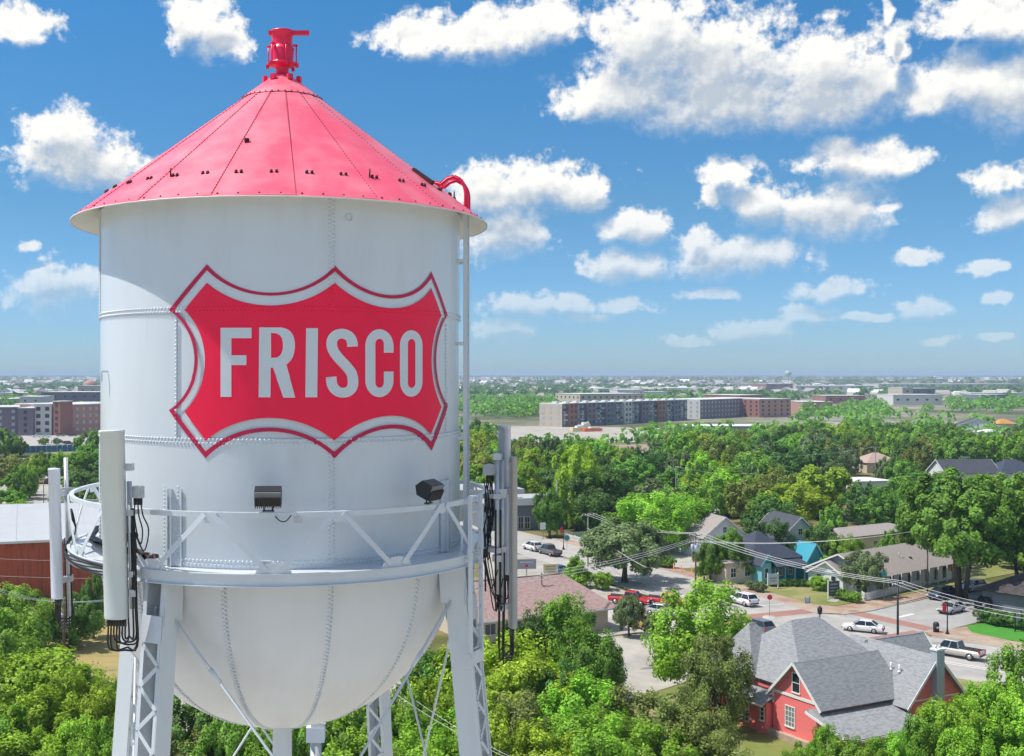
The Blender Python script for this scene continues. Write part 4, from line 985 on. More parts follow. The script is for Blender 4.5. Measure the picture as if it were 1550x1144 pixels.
def gable(root, x0, x1, y0, y1, ze, zr, axis, mr, mw=None, ov=.45, ends=(1, 1), trim='white_trim', ridge_at=.5):
    """gable roof; ridge along 'axis'"""
    if axis == 'x':
        ym = y0 + (y1 - y0) * ridge_at; s = (zr - ze) / (ym - y0); s2 = (zr - ze) / (y1 - ym)
        a0, a1 = x0 - ov * ends[0], x1 + ov * ends[1]
        plane_slab(root, [(a0, y0 - ov, ze - ov * s), (a1, y0 - ov, ze - ov * s), (a1, ym, zr), (a0, ym, zr)], mr)
        plane_slab(root, [(a1, y1 + ov, ze - ov * s2), (a0, y1 + ov, ze - ov * s2), (a0, ym, zr), (a1, ym, zr)], mr)
        tri = lambda x: [(x, y0, ze), (x, y1, ze), (x, ym, zr - .16)]
        for e, x, ax in ((ends[0], x0, a0), (ends[1], x1, a1)):
            if e and mw:
                sg = 1 if x == x0 else -1
                b = MB(); t = tri(x) + tri(x + .12 * sg); b.add(t, [(0, 2, 1), (3, 4, 5), (0, 1, 4, 3), (1, 2, 5, 4), (2, 0, 3, 5)]); b.build('gable', MATS[mw], root)
                for yy, sl in ((y0 - ov, s), (y1 + ov, s2)):
                    b = MB(); b.bar((ax - .03 * sg, yy, ze - ov * sl - .10), (ax - .03 * sg, ym, zr - .10), .05, .22); b.build('barge_board', MATS[trim], root)
    else:
        xm = x0 + (x1 - x0) * ridge_at; s = (zr - ze) / (xm - x0); s2 = (zr - ze) / (x1 - xm)
        a0, a1 = y0 - ov * ends[0], y1 + ov * ends[1]
        plane_slab(root, [(x0 - ov, a1, ze - ov * s), (x0 - ov, a0, ze - ov * s), (xm, a0, zr), (xm, a1, zr)], mr)
        plane_slab(root, [(x1 + ov, a0, ze - ov * s2), (x1 + ov, a1, ze - ov * s2), (xm, a1, zr), (xm, a0, zr)], mr)
        tri = lambda y: [(x0, y, ze), (x1, y, ze), (xm, y, zr - .16)]
        for e, y, ay in ((ends[0], y0, a0), (ends[1], y1, a1)):
            if e and mw:
                sg = 1 if y == y0 else -1
                b = MB(); t = tri(y) + tri(y + .12 * sg); b.add(t, [(0, 1, 2), (5, 4, 3), (0, 3, 4, 1), (1, 4, 5, 2), (2, 5, 3, 0)]); b.build('gable', MATS[mw], root)
                for xx, sl in ((x0 - ov, s), (x1 + ov, s2)):
                    b = MB(); b.bar((xx, ay - .03 * sg, ze - ov * sl - .10), (xm, ay - .03 * sg, zr - .10), .05, .22); b.build('barge_board', MATS[trim], root)
def hip(root, x0, x1, y0, y1, ze, zr, mr, ov=.45, r=None, axis='x'):
    X0, X1, Y0, Y1 = x0 - ov, x1 + ov, y0 - ov, y1 + ov
    if r is None: r = min(X1 - X0, Y1 - Y0) / 2
    if axis == 'x': A, B = (X0 + r, (Y0 + Y1) / 2, zr), (X1 - r, (Y0 + Y1) / 2, zr)
    else: A, B = ((X0 + X1) / 2, Y0 + r, zr), ((X0 + X1) / 2, Y1 - r, zr)
    c = [(X0, Y0, ze), (X1, Y0, ze), (X1, Y1, ze), (X0, Y1, ze)]
    if axis == 'x': fs = ([c[0], c[1], B, A], [c[1], c[2], B], [c[2], c[3], A, B], [c[3], c[0], A])
    else: fs = ([c[0], c[1], A], [c[1], c[2], B, A], [c[2], c[3], B], [c[3], c[0], A, B])
    for f in fs: plane_slab(root, f, mr)
def window(root, face, at, z, w, h, plane, cols=2, rows=2, pane='glass_dark', frame='white_trim', depth=.05):
    """face -x/-y/+x/+y; 'at' along the wall, 'plane' the wall coordinate"""
    s = -1 if face[0] == '-' else 1
    def bx(u0, u1, z0, z1, d0, d1):
        b = MB()
        if face[1] == 'x': b.box((plane + s * (d0 + d1) / 2, at + (u0 + u1) / 2, z + (z0 + z1) / 2), (abs(d1 - d0), u1 - u0, z1 - z0))
        else: b.box((at + (u0 + u1) / 2, plane + s * (d0 + d1) / 2, z + (z0 + z1) / 2), (u1 - u0, abs(d1 - d0), z1 - z0))
        return b
    f = bx(-w / 2, w / 2, -h / 2 - .05, -h / 2 + .06, 0, depth + .06)
    t = .075
    for (a, c, d, e) in ((-w / 2, w / 2, h / 2 - t, h / 2), (-w / 2, -w / 2 + t, -h / 2 + .06, h / 2 - t), (w / 2 - t, w / 2, -h / 2 + .06, h / 2 - t)):
        g = bx(a, c, d, e, 0, depth); f.add(g.v, g.f)
    for i in range(1, cols): x = -w / 2 + w * i / cols; g = bx(x - .025, x + .025, -h / 2 + .06, h / 2 - t, .004, depth - .008); f.add(g.v, g.f)
    for i in range(1, rows): q = -h / 2 + h * i / rows; g = bx(-w / 2 + t, w / 2 - t, q - .025, q + .025, .004, depth - .012); f.add(g.v, g.f)
    fo = f.build('window', MATS[frame], root)
    bx(-w / 2 + .02, w / 2 - .02, -h / 2 + .02, h / 2 - .02, .002, .018).build('pane', MATS[pane], fo); return fo

# ---- the coral victorian house (local x = right/away, y = away/left)
HO = Vector((58, 141, 0)); HA = 25.66
def uvw(u, v): e, f = fr(HA); return HO + f * u + e * v
PH = empty('coral_house', uvw(-36, -40), R_(HA), 'coral red victorian house with steep grey shingle gables and grey chimney', 'house')
# local coordinates: x = v+40, y = u+36
def hx(v): return v + 40
def hy(u): return u + 36
GS = 'grey_shingle'
wall_box(PH, hx(-39), hx(-33), hy(-32), hy(-26.6), 0, 4.15, 'coral_wall')
gable(PH, hx(-39), hx(-29), hy(-32), hy(-26.6), 4.15, 7.1, 'x', GS, 'coral_wall', ends=(1, 0))
wall_box(PH, hx(-38.4), hx(-20), hy(-26.6), hy(-18.5), 0, 4.4, 'coral_wall')
hip(PH, hx(-38.2), hx(-26.4), hy(-29.4), hy(-18.2), 4.45, 9.2, GS, r=4.6)
hip(PH, hx(-38.4), hx(-33.8), hy(-23.5), hy(-18.4), 4.6, 8.6, GS, r=2.4, axis='x')
wall_box(PH, hx(-30.4), hx(-23.8), hy(-33.6), hy(-26.5), 0, 3.7, 'coral_wall')
gable(PH, hx(-30.6), hx(-23.6), hy(-33.7), hy(-24.5), 3.7, 7.4, 'y', GS, 'coral_wall', ends=(1, 0))
gable(PH, hx(-27.5), hx(-20.2), hy(-29.3), hy(-23.9), 3.9, 7.3, 'x', GS, 'coral_wall', ends=(0, 1))
# front lean-to
wall_box(PH, hx(-39.4), hx(-30.6), hy(-35.3), hy(-32), 0, 2.25, 'coral_wall')
plane_slab(PH, [(hx(-40.1), hy(-36), 2.25), (hx(-30.4), hy(-36), 2.25), (hx(-30.4), hy(-29.6), 4.0), (hx(-40.1), hy(-31.4), 3.55)], GS)
b = MB(); b.bar((hx(-40.14), hy(-36), 2.13), (hx(-40.14), hy(-31.4), 3.43), .05, .24); b.build('barge_board', MATS['white_trim'], PH)
b = MB(); b.add([(hx(-39.4), hy(-35.3), 2.25), (hx(-39.4), hy(-32), 2.25), (hx(-39.4), hy(-32), 3.2), (hx(-39.28), hy(-35.3), 2.25), (hx(-39.28), hy(-32), 2.25), (hx(-39.28), hy(-32), 3.2)], [(2, 1, 0), (3, 4, 5), (0, 1, 4, 3), (1, 2, 5, 4), (2, 0, 3, 5)]); b.build('gable', MATS['coral_wall'], PH)
b = MB(); b.box(((hx(-40.1) + hx(-30.4)) / 2, hy(-36.04), 2.07), (9.6, .06, .2)); b.build('fascia', MATS['white_trim'], PH)
for i in range(7):
    window(PH, '-y', hx(-38.6) + 1.22 * i, 1.25, 1.02, 1.15, hy(-35.3), 1, 1, 'glass_pale')
# left porch roof
wall_box(PH, hx(-39.6), hx(-38.4), hy(-26.4), hy(-19), 0, 2.8, 'coral_wall')
plane_slab(PH, [(hx(-40.4), hy(-18.6), 2.85), (hx(-40.4), hy(-26.7), 2.85), (hx(-38.3), hy(-26.7), 3.7), (hx(-38.3), hy(-18.6), 3.7)], GS)
b = MB(); b.box((hx(-40.42), hy(-22.65), 2.72), (.06, 8.1, .18)); b.build('fascia', MATS['white_trim'], PH)
b = MB(); b.box((hx(-38.75), hy(-23), 4.27), (.08, 7.2, .14)); b.build('gutter', MATS['glass_dark'], PH)
# windows on the left faces
window(PH, '-x', hy(-29.3), 5.25, .95, 1.75, hx(-39), 1, 2)
window(PH, '-x', hy(-28.6), 2.15, 1.15, 1.85, hx(-39), 3, 4, 'glass_pale')
window(PH, '-x', hy(-33.4), 1.45, .95, 1.5, hx(-39.4), 2, 2, 'glass_pale')
window(PH, '-x', hy(-25.9), 1.75, .55, 1.25, hx(-39.6), 1, 3)
window(PH, '-x', hy(-23.0), 1.55, 2.6, 2.0, hx(-39.6), 5, 5)
window(PH, '-x', hy(-20.2), 1.55, .9, 1.7, hx(-39.6), 2, 3)
for yy, z0, z1 in ((hy(-32), 0, 4.1), (hy(-26.6), 2.9, 4.1)):
    b = MB(); b.box((hx(-39.03), yy, (z0 + z1) / 2), (.10, .16, z1 - z0)); b.build('corner_board', MATS['white_trim'], PH)
b = MB(); b.box((hx(-39.04), hy(-29.3), 4.02), (.06, 5.2, .24)); b.build('trim_band', MATS['white_trim'], PH)
b = MB(); b.box((hx(-27.1), hy(-33.64), 3.72), (6.6, .06, .34)); b.build('trim_band', MATS['white_trim'], PH)
b = MB(); b.tube([(hx(-39.1), hy(-32.1), 4.0), (hx(-39.1), hy(-32.15), 3.3), (hx(-39.0), hy(-32.2), .2)], .05, 6); b.build('downpipe', MATS['glass_dark'], PH)
b = MB(); b.box((hx(-27.1), hy(-34.0), 3.95), (.95, .62, 7.9)); ch_ = b.build('chimney', MATS['chimney_grey'], PH)
b = MB(); b.box((hx(-27.1), hy(-34.0), 7.98), (1.1, .75, .16)); b.build('chimney_cap', MATS['white_trim'], ch_)
for k in (-.22, .22): b = MB(); b.tube([(hx(-27.1) + k, hy(-34.0), 8.0), (hx(-27.1) + k, hy(-34.0), 8.35)], .1, 8); b.build('flue', MATS['galvanised'], ch_)
for (v, u, z) in ((-35.9, -26.3, 6.35), (-28.9, -30.6, 5.7), (-28.9, -31.5, 5.7)):
    b = MB(); b.tube([(hx(v), hy(u), z - .2), (hx(v), hy(u), z + .55)], .07, 8); b.lathe([(.16, z - .1), (.08, z + .08)], 10, (hx(v), hy(u))); b.build('vent_pipe', MATS['white_trim'], PH)
b = MB(); b.box((hx(-39.2), hy(-29.3), .3), (.6, 5.8, .6)); b.build('stone_base', MATS['stone_base'], PH)

# ---- brown-roofed shop beside the car park
BR = empty('shop_building', Vector((10, 133.5, 0)), R_(24.5), 'long shop with faded brown shingle roof beside the red pickups', 'building')
wall_box(BR, 0, 19.5, 0, 12, 0, 3.0, 'cream_wall')
plane_slab(BR, [(-1, -.9, 2.9), (20.6, -.9, 2.9), (17.0, 6.6, 6.2), (-1, 6.6, 6.2)], 'brown_shingle')
plane_slab(BR, [(20.6, 13, 2.9), (-1, 13, 2.9), (-1, 6.6, 6.2), (17.0, 6.6, 6.2)], 'brown_shingle')
plane_slab(BR, [(20.6, -.9, 2.9), (20.6, 13, 2.9), (17.0, 6.6, 6.2)], 'brown_shingle')
b = MB(); b.box((9.8, -.94, 2.76), (21.4, .08, .22)); b.build('fascia', MATS['white_trim'], BR)
b = MB(); b.bar((-1, 6.6, 6.23), (17, 6.6, 6.23), .3, .06); b.build('ridge_cap', MATS['brown_shingle'], BR)
for k in range(5): window(BR, '-y', 2.5 + 3.6 * k, 1.6, 1.6, 1.4, 0, 2, 1)
for k in range(3): window(BR, '+x', 2.5 + 3.5 * k, 1.6, 1.6, 1.4, 19.5, 2, 1)

# ---- taupe-roofed house behind the white fence
e36, f36 = fr(36)
H2 = empty('fenced_house', Vector((66.9, 166.5, 0)) - f36 * 5.5, R_(36), 'pale grey house with taupe shingle roof behind white picket fence', 'house')
wall_box(H2, .6, 23, .6, 11, 0, 3.0, 'white_wall')
gable(H2, .6, 24, .4, 11, 3.0, 5.55, 'x', 'taupe_shingle', 'grey_wall', ov=.6)
wall_box(H2, -.6, 3.5, 4.5, 9.5, 0, 2.7, 'white_wall', 'bay')
gable(H2, -.8, 3, 4.2, 9.8, 2.7, 4.4, 'x', 'taupe_shingle', 'white_wall', ends=(1, 0), ov=.4)
for yy in (2.2, 6.0, 8.4): window(H2, '-x', yy, 1.5, .9, 1.6, .6 if yy < 4 else -.6, 1, 2)
for k in range(8):
    window(H2, '-y', 3.2 + 2.5 * k, 1.45, 1.3, 1.9, .6, 1, 1)
for k in range(9): b = MB(); b.box((1.6 + 2.6 * k, -.35, 1.38), (.12, .12, 2.75)); b.build('porch_post', MATS['white_trim'], H2)
b = MB(); b.tube([(12, 3.0, 4.1), (12, 3.0, 5.0), (12.5, 3, 5.0)], .05, 6); b.build('vent_pipe', MATS['galvanised'], H2)
b = MB(); b.box((14.2, 2.4, 4.1), (.4, .3, .25)); b.build('roof_vent', MATS['glass_dark'], H2)
b = MB(); b.box((22.6, -.2, 2.0), (2.2, .3, .9)); b.build('orange_awning', MATS['timber_orange'], H2)

# ---- teal cottage
TL = empty('teal_cottage', Vector((57.2, 172.5, 0)), R_(22), 'bright teal cottage with dark navy hip roof and shaded porch', 'house')
wall_box(TL, 0, 9.2, 1.6, 11, 0, 3.4, 'teal_wall')
hip(TL, 0, 9.2, 1.6, 11, 3.4, 7.2, 'navy_shingle')
wall_box(TL, -.2, 1.6, -.6, 4, 0, 3.2, 'teal_light', 'bay')
gable(TL, -.4, 2.0, -.7, 4, 3.2, 4.6, 'y', 'navy_shingle', 'teal_wall', ends=(1, 0), ov=.3, trim='teal_light')
plane_slab(TL, [(1.8, -.9, 2.6), (8.8, -.9, 2.6), (8.8, 2.0, 3.5), (1.8, 2.0, 3.5)], 'navy_shingle')
for k in range(4): b = MB(); b.box((2.4 + 1.9 * k, -.6, 1.3), (.14, .14, 2.6)); b.build('porch_post', MATS['teal_light'], TL)
wall_box(TL, 9.2, 12.6, .2, 6, 0, 3.2, 'teal_wall', 'wing')
gable(TL, 9.2, 12.6, .2, 6, 3.2, 5.6, 'y', 'teal_wall', 'teal_wall', ends=(1, 1), ov=.35, trim='teal_light')
for k in range(3): window(TL, '-y', 3.4 + 1.9 * k, 1.5, .9, 1.5, 1.6, 1, 2)
window(TL, '-y', 10.9, 1.6, 1.1, 1.5, .2, 1, 2); window(TL, '-y', .7, 1.7, .8, 1.6, -.6, 1, 2)

# ---- grey flat-roofed store at the far crossing
GB = empty('corner_store', G(735, 803), R_(12), 'slate grey corner store with white roof edge beyond the street', 'building')
wall_box(GB, 0, 24, 0, 16, 0, 5.4, 'slate_wall')
b = MB(); b.box((12, 8, 5.55), (24.4, 16.4, .3)); b.build('roof', MATS['flat_roof'], GB)
b = MB(); b.box((7.5, -.25, 5.9), (15.6, .5, 1.5)); b.build('parapet', MATS['white_wall'], GB)
wall_box(GB, -2, 14, 16.2, 30, 0, 6.8, 'flat_roof', 'rear_block')
for x in (6.2, 7.6, 9.0): window(GB, '-y', x, 1.5, 1.2, 2.6, 0, 2, 2, 'glass_dark')
for x in (17, 20.5): window(GB, '-y', x, 2.2, 1.4, 1.2, 0, 1, 1, 'glass_pale')
b = MB(); b.box((12.4, -.06, 1.3), (2.0, .12, 2.6)); b.build('door', MATS['cream_wall'], GB)
b = MB(); b.box((9, 6, 5.95), (1.6, 1.2, .6)); b.build('roof_unit', MATS['grey_metal'], GB)

# ---- red metal shed on the left
RS = empty('red_shed', G(-60, 908), R_(18), 'long red metal sided shed with pale grey roof', 'building')
for k in range(22):
    b = MB(); b.box((.0 + 1.6 * k + .8, 0, 4.1), (1.56, .12, 8.2)); b.build('wall_panel', MATS['red_metal'], RS)
wall_box(RS, 0, 35.2, .06, 30, 0, 8.15, 'red_metal')
plane_slab(RS, [(-.6, -.8, 8.2), (36, -.8, 8.2), (36, 30, 10.2), (-.6, 30, 10.2)], 'grey_metal', .2)
b = MB(); b.box((17.7, -.86, 8.05), (36.6, .1, .35)); b.build('gutter', MATS['white_trim'], RS)
for k in range(7): b = MB(); b.bar((2.5 + 5 * k, -.8, 8.23), (2.5 + 5 * k, 30, 10.23), .10, .06); b.build('roof_seam', MATS['grey_metal'], RS)
b = MB(); b.bar((14, 29.6, 10.4), (36, 29.6, 10.4), .3, .4); b.build('roof_pipe', MATS['flat_roof'], RS)

# ---- houses half hidden in the trees
def cottage(label, x, y, z, w, d, ze, zr, rot, mr, mw, axis='x', windows=2):
    """z: height of the roof ridge seen at pixel (x,y)"""
    p = AT(x, y, (CAM_H - z) * FPX / (y - PY)); root = empty('cottage', Vector((p.x, p.y, 0)), R_(rot), label, 'house')
    wall_box(root, -w / 2, w / 2, -d / 2, d / 2, 0, ze, mw)
    if axis == 'hip': hip(root, -w / 2, w / 2, -d / 2, d / 2, ze, zr, mr)
    else: gable(root, -w / 2, w / 2, -d / 2, d / 2, ze, zr, axis, mr, mw)
    for k in range(windows): window(root, '-y', -w / 2 + w * (k + .5) / windows, ze * .52, 1.1, 1.5, -d / 2, 2, 2)
    if axis == 'y': window(root, '-y', 0, ze + .9, .8, 1.1, -d / 2, 2, 2)
    window(root, '-x', 0, ze * .52, 1.1, 1.5, -w / 2, 2, 2)
    PLACED.append((p.x, p.y, max(w, d) * .55)); return root
cottage('white gabled house with grey roof beside the crossarm utility poles', 1076, 776, 7.4, 8, 10, 4.2, 7.4, 12, 'taupe_shingle', 'white_wall', 'y')
cottage('white dormer house deep among trees above the teal cottage', 1190, 776, 8.6, 7, 9, 5.2, 8.6, 10, 'dark_shingle', 'white_wall', 'y')
cottage('house with dark slate roof and two white gables among trees', 1458, 694, 8.0, 16, 9, 4.6, 8.0, 6, 'dark_shingle', 'white_wall', 'x')
cottage('blue grey hip roofed house half hidden by the pecan crown', 1530, 694, 8.0, 13, 10, 4.4, 8.0, 6, 'navy_shingle', 'white_wall', 'hip')
cottage('large grey roofed house with white gable on the rise', 1477, 631, 11.0, 22, 14, 6.5, 11.0, -20, 'dark_shingle', 'white_wall', 'y', 3)
cottage('orange tiled house beyond the grey roofed house', 1518, 633, 8.0, 10, 8, 5.4, 8.0, 5, 'timber_orange', 'cream_wall', 'hip')
cottage('small white roofed house below the large grey roof', 1496, 648, 8.0, 9, 9, 6.6, 8.0, 5, 'white_roof', 'white_wall', 'hip')
cottage('pink shingled hip roof peeking out of the canopy', 1325, 684, 6.4, 12, 10, 3.4, 6.4, 8, 'pink_shingle', 'cream_wall', 'hip')
cottage('flat white roofed outbuilding standing in a gap of the canopy', 1305, 721, 5.6, 11, 9, 5.0, 5.6, 14, 'white_roof', 'white_wall', 'hip')
cottage('pale roofed cottage peeping out behind the yellow elm', 955, 672, 6.6, 12, 9, 3.6, 6.6, 20, 'pink_shingle', 'white_wall', 'x')
cottage('tan stucco house shaded by trees beside the teal cottage', 1118, 832, 4.4, 11, 7, 3.3, 4.4, 24, 'taupe_shingle', 'cream_wall', 'hip', 4)
cottage('long cream building showing between trunks above the taupe roof', 1306, 794, 4.9, 22, 8, 3.9, 4.9, 30, 'taupe_shingle', 'cream_wall', 'hip', 6)
cottage('low metal roofed shelter at the edge of the canopy', 1092, 641, 5.0, 46, 10, 4.2, 5.0, 4, 'white_roof', 'grey_wall', 'x', 6)
# house at the right edge with dark roof
DR = empty('dark_roof_house', G(1592, 936), R_(36), 'house with dark mottled roof and pale railing beside bright lawn', 'house')
wall_box(DR, 0, 16, 0, 9, 0, 2.6, 'slate_wall')
mat('dark_mottled', (.06, .05, .05), .9, var=.5, vscale=1.2)
hip(DR, 0, 16, 0, 9, 2.6, 5.4, 'dark_mottled', ov=.8)
for k in range(6): b = MB(); b.box((-.3 + 2.6 * k, -2.0, 1.3), (.1, .1, 2.6)); b.build('rail_post', MATS['white_trim'], DR)
b = MB(); b.box((6.2, -2.0, 2.62), (13.4, .08, .1)); b.build('hand_rail', MATS['white_trim'], DR)
b = MB(); b.box((6.2, -1.0, .5), (13.4, 2.0, .9)); b.build('deck', MATS['grey_wall'], DR)
for k in range(40): b = MB(); b.box((-.2 + .33 * k, -2.0, 1.35), (.05, .04, .8)); b.build('baluster', MATS['white_trim'], DR)

# ================================================================== far blocks, each with its own windows
mat('brick_red', (.30, .135, .11), .85, var=.08); mat('brick_pink', (.45, .24, .20), .85, var=.07); mat('brick_purple', (.20, .16, .20), .85, var=.08)
mat('grey_blue_wall', (.17, .19, .25), .85, var=.08); mat('pale_render', (.60, .58, .55), .85, var=.05); mat('tan_render', (.52, .44, .36), .85, var=.05)
mat('dark_window', (.05, .055, .07), .25); mat('pale_window', (.42, .44, .46), .4); mat('tower_blue', (.42, .50, .54), .6)
WIN = {}
def unit_win(m):
    if m not in WIN:
        b = MB(); b.box((0, 0, 0), (1, 1, 1)); me = b.mesh('window'); me.materials.append(MATS[m]); WIN[m] = me
    return WIN[m]
def block(name, label, p0, p1, depth, h, wall, floors, bay, win='dark_window', roof='white_roof', group=None, wsize=(1.7, 1.7), side=True, side_mat=None, parapet=True, cat='building'):
    """long block: front from p0 to p1 on the ground, depth backwards"""
    p0 = Vector((p0[0], p0[1], 0)); p1 = Vector((p1[0], p1[1], 0)); d = p1 - p0; L_ = d.length
    root = empty(name, p0, math.atan2(d.y, d.x), label, cat, group)
    wall_box(root, 0, L_, 0, depth, 0, h, wall)
    if side_mat: wall_box(root, -.3, -.005, 0, depth, 0, h, side_mat, 'end_wall')
    b = MB(); b.box((L_ / 2, depth / 2, h + .2), (L_ + .6, depth + .6, .4)); b.build('roof', MATS[roof], root)
    nb = max(1, int(L_ / bay)); fh = (h - 1.2) / floors
    for f in range(floors):
        for k in range(nb):
            place('window', unit_win(win), root, ((k + .5) * L_ / nb, -.06, .8 + fh * (f + .5)), None, (wsize[0], .22, wsize[1]))
    if side:
        ns = max(1, int(depth / bay))
        for f in range(floors):
            for k in range(ns): place('window', unit_win(win), root, (-.34 if side_mat else -.06, (k + .5) * depth / ns, .8 + fh * (f + .5)), None, (.22, wsize[0], wsize[1]))
    return root
# right: long apartment row
A0 = G(851, 645.5); A1 = G(1040, 634.5); A2 = G(1060, 633.3); A3 = G(1148, 628.3)
block('apartment_block', 'long grey and brick apartment block beyond the treetops', A0, A1, 17, 14.2, 'grey_blue_wall', 4, 5.0, 'pale_window', side_mat='tan_render')
e_ = (A1 - A0).normalized(); 
for i, t in enumerate((.03, .16, .30, .44, .58, .72, .86)):
    p = A0.lerp(A1, t); nrm = Vector((e_.y, -e_.x, 0)); root = [o for o in COL.objects if o.name.startswith('apartment_block')][0]
    q = (A1 - A0).length * t; b = MB(); b.box((q + 5, -1.0, 7.3), (10, 2.0, 14.6)); b.build('bay', MATS[('brick_red', 'brick_purple', 'grey_blue_wall', 'pale_render', 'brick_purple', 'brick_red', 'grey_blue_wall')[i]], root)
    for f in range(4):
        for k in range(2): place('window', unit_win('dark_window'), root, (q + 2.8 + 4.4 * k, -2.06, 2.4 + 3.5 * f), None, (1.9, .2, 1.8))
for k in range(26):
    q = (A1 - A0).length * (k + .5) / 26
    for f in range(1, 4): b = MB(); b.box((q, -.5, .9 + 3.3 * f), (3.4, .9, .9)); b.build('balcony', MATS['pale_render' if (k + f) % 3 else 'glass_dark'], root)
b = MB(); b.box(((A1 - A0).length / 2, -.6, 14.55), ((A1 - A0).length, 1.2, .5)); b.build('cornice', MATS['white_roof'], root)
for k in range(14): b = MB(); b.box(((A1 - A0).length * (k + .4) / 14, 8, 15.1), (4, 3, 1.3)); b.build('roof_unit', MATS['white_roof'], root)
block('apartment_block', 'dark bricked apartment wing with pale stair tower past the long row', A2, A3, 30, 14, 'brick_purple', 4, 5.0, 'pale_window', side_mat='pale_render')
C0 = G(1150, 631); block('brick_tower', 'reddish brick building with sunlit end wall past the apartments', C0, G(1197, 630), 30, 13.8, 'brick_pink', 4, 5.5, 'dark_window', side_mat='brick_red')
block('construction_block', 'tan half built apartment block standing behind the long row', G(878, 622.5), G(975, 621), 40, 15.5, 'tan_render', 3, 6, 'dark_window')
block('construction_block', 'cream apartment block right behind the long row', G(935, 618), G(975, 618), 40, 18, 'pale_render', 3, 6, 'dark_window')
block('brick_building', 'low brown brick building behind the apartment wing', G(1120, 621), G(1155, 620), 40, 14, 'brick_red', 3, 6, 'dark_window')
# left: town blocks
B0 = G(-30, 659); B1 = G(24, 659)
block('apartment_block', 'purple grey apartment block at the far end of the car park', B0, G(30, 658), 30, 15, 'brick_purple', 4, 5, 'pale_window')
block('apartment_block', 'purple brick block wedged next to the white block', G(27, 658.5), G(50, 658.5), 30, 14.5, 'brick_purple', 4, 4.2, 'dark_window')
block('white_block', 'white corner block with dark teal shopfront', G(51.5, 658), G(78, 658), 30, 16.5, 'pale_render', 4, 3.5, 'dark_window', wsize=(2.2, 2.0))
block('brick_office', 'red brick office block with stone arcade and corner tower', G(92, 657.5), G(160, 654), 40, 16, 'brick_pink', 4, 4.2, 'pale_window', side_mat='brick_pink')
b_ = block('corner_tower', 'slim brick corner tower of the red brick office', G(80, 658), G(91, 658.3), 10, 18, 'brick_red', 5, 3, 'dark_window')
for (x0, x1, yb, h, m, lab) in ((30, 62, 622, 13, 'pale_render', 'long pale hall beyond the left hand apartment blocks'), (62, 150, 618, 16, 'brick_purple', 'wide dark convention hall behind the red brick office'), (118, 148, 609, 20, 'tan_render', 'domed tan hall on the skyline beside the tank'), (0, 40, 606, 10, 'pale_render', 'low white store far behind the purple apartments'),
        (55, 75, 604, 12, 'tan_render', 'tan store far behind the white hall'), (-10, 26, 634, 9, 'pale_render', 'low white retail roof behind the purple apartments'), (85, 120, 636, 10, 'flat_roof', 'flat grey roofed parking deck behind the brick office'), (20, 58, 628, 8, 'pale_render', 'white flat roofed store beside the pale hall'), (60, 88, 630, 9, 'pale_render', 'white roofed store right behind the white block'), (-20, 20, 615, 8, 'tan_render', 'tan flat roofed store at the far left'), (100, 150, 626, 9, 'pale_render', 'white plant deck roof behind the brick office'), (10, 48, 612, 7, 'pale_render', 'bright low store roof before the skyline'), (80, 112, 612, 7, 'pale_render', 'bright low roof next to the convention hall')):
    block('town_hall' if 'hall' in lab else 'store', lab, G(x0, yb), G(x1, yb), 40, h, m, 2, 9, 'dark_window', side=False)
p = G(125, 607); b = MB(); b.lathe([(9, 18), (9, 21), (7, 24), (3.5, 26), (0, 26.5)], 20); tag(b.build('dome', MATS['brick_pink'], None, (p.x + 4, p.y + 20, 0)), 'pinkish dome rising over the tan hall', 'dome')
# distant big boxes to the right, and the far water tower
FB = [(1352, 1425, 612, 11, 'pale_render', 'long white warehouse beyond the treetops'), (1366, 1382, 607, 17, 'tan_render', 'tan stair tower at the hotel behind the white warehouse'), (1382, 1415, 607, 16, 'brick_purple', 'dark hotel behind the white warehouse'),
 (1470, 1550, 606, 10, 'pale_render', 'pale mall with flat roof on the far right'), (1485, 1522, 612, 11, 'grey_blue_wall', 'blue grey cinema box before the pale mall'), (1215, 1260, 626, 10, 'brick_pink', 'low pink brick store with white roof by the brick tower'),
 (1250, 1310, 610, 9, 'brick_red', 'low red store with wide white roof'), (1150, 1180, 620, 9, 'pale_render', 'small white shed beside the brick tower'), (905, 975, 598, 11, 'pale_render', 'long white school on the plain'), (975, 1010, 602, 9, 'pale_render', 'low white wing of the plain school'),
 (1012, 1060, 595, 10, 'pale_render', 'pale box store on the plain'), (760, 800, 598, 8, 'pale_render', 'long white barn on the plain'), (1160, 1200, 590, 14, 'brick_red', 'dark brick block under the far water tower'), (1205, 1320, 590, 10, 'pale_render', 'long white distribution shed on the plain'),
 (1330, 1440, 588, 12, 'pale_render', 'far white distribution shed beyond the hotel'), (1440, 1550, 588, 12, 'tan_render', 'far tan distribution shed toward the right'), (1380, 1430, 580, 18, 'brick_purple', 'dusky office block near the skyline'), (1490, 1550, 582, 16, 'brick_pink', 'pinkish office block near the skyline'),
 (1095, 1110, 583, 18, 'pale_render', 'slim white tower block near the skyline'), (1130, 1150, 578, 16, 'pale_render', 'tiny white block near the skyline'), (960, 966, 577, 22, 'pale_render', 'small bright silo near the skyline'), (1060, 1072, 583, 14, 'tan_render', 'small tan block near the skyline')]
for (x0, x1, yb, h, m, lab) in FB:
    block('far_building', lab, G(x0, yb), G(x1, yb), 40 if yb > 595 else 90, h, m, max(1, int(h / 6)), 10 if yb > 600 else 25, 'dark_window', side=False, wsize=(3, 2) if yb > 600 else (8, 3))
p = G(1193, 583.2); s = p.y / FPX; b = MB()
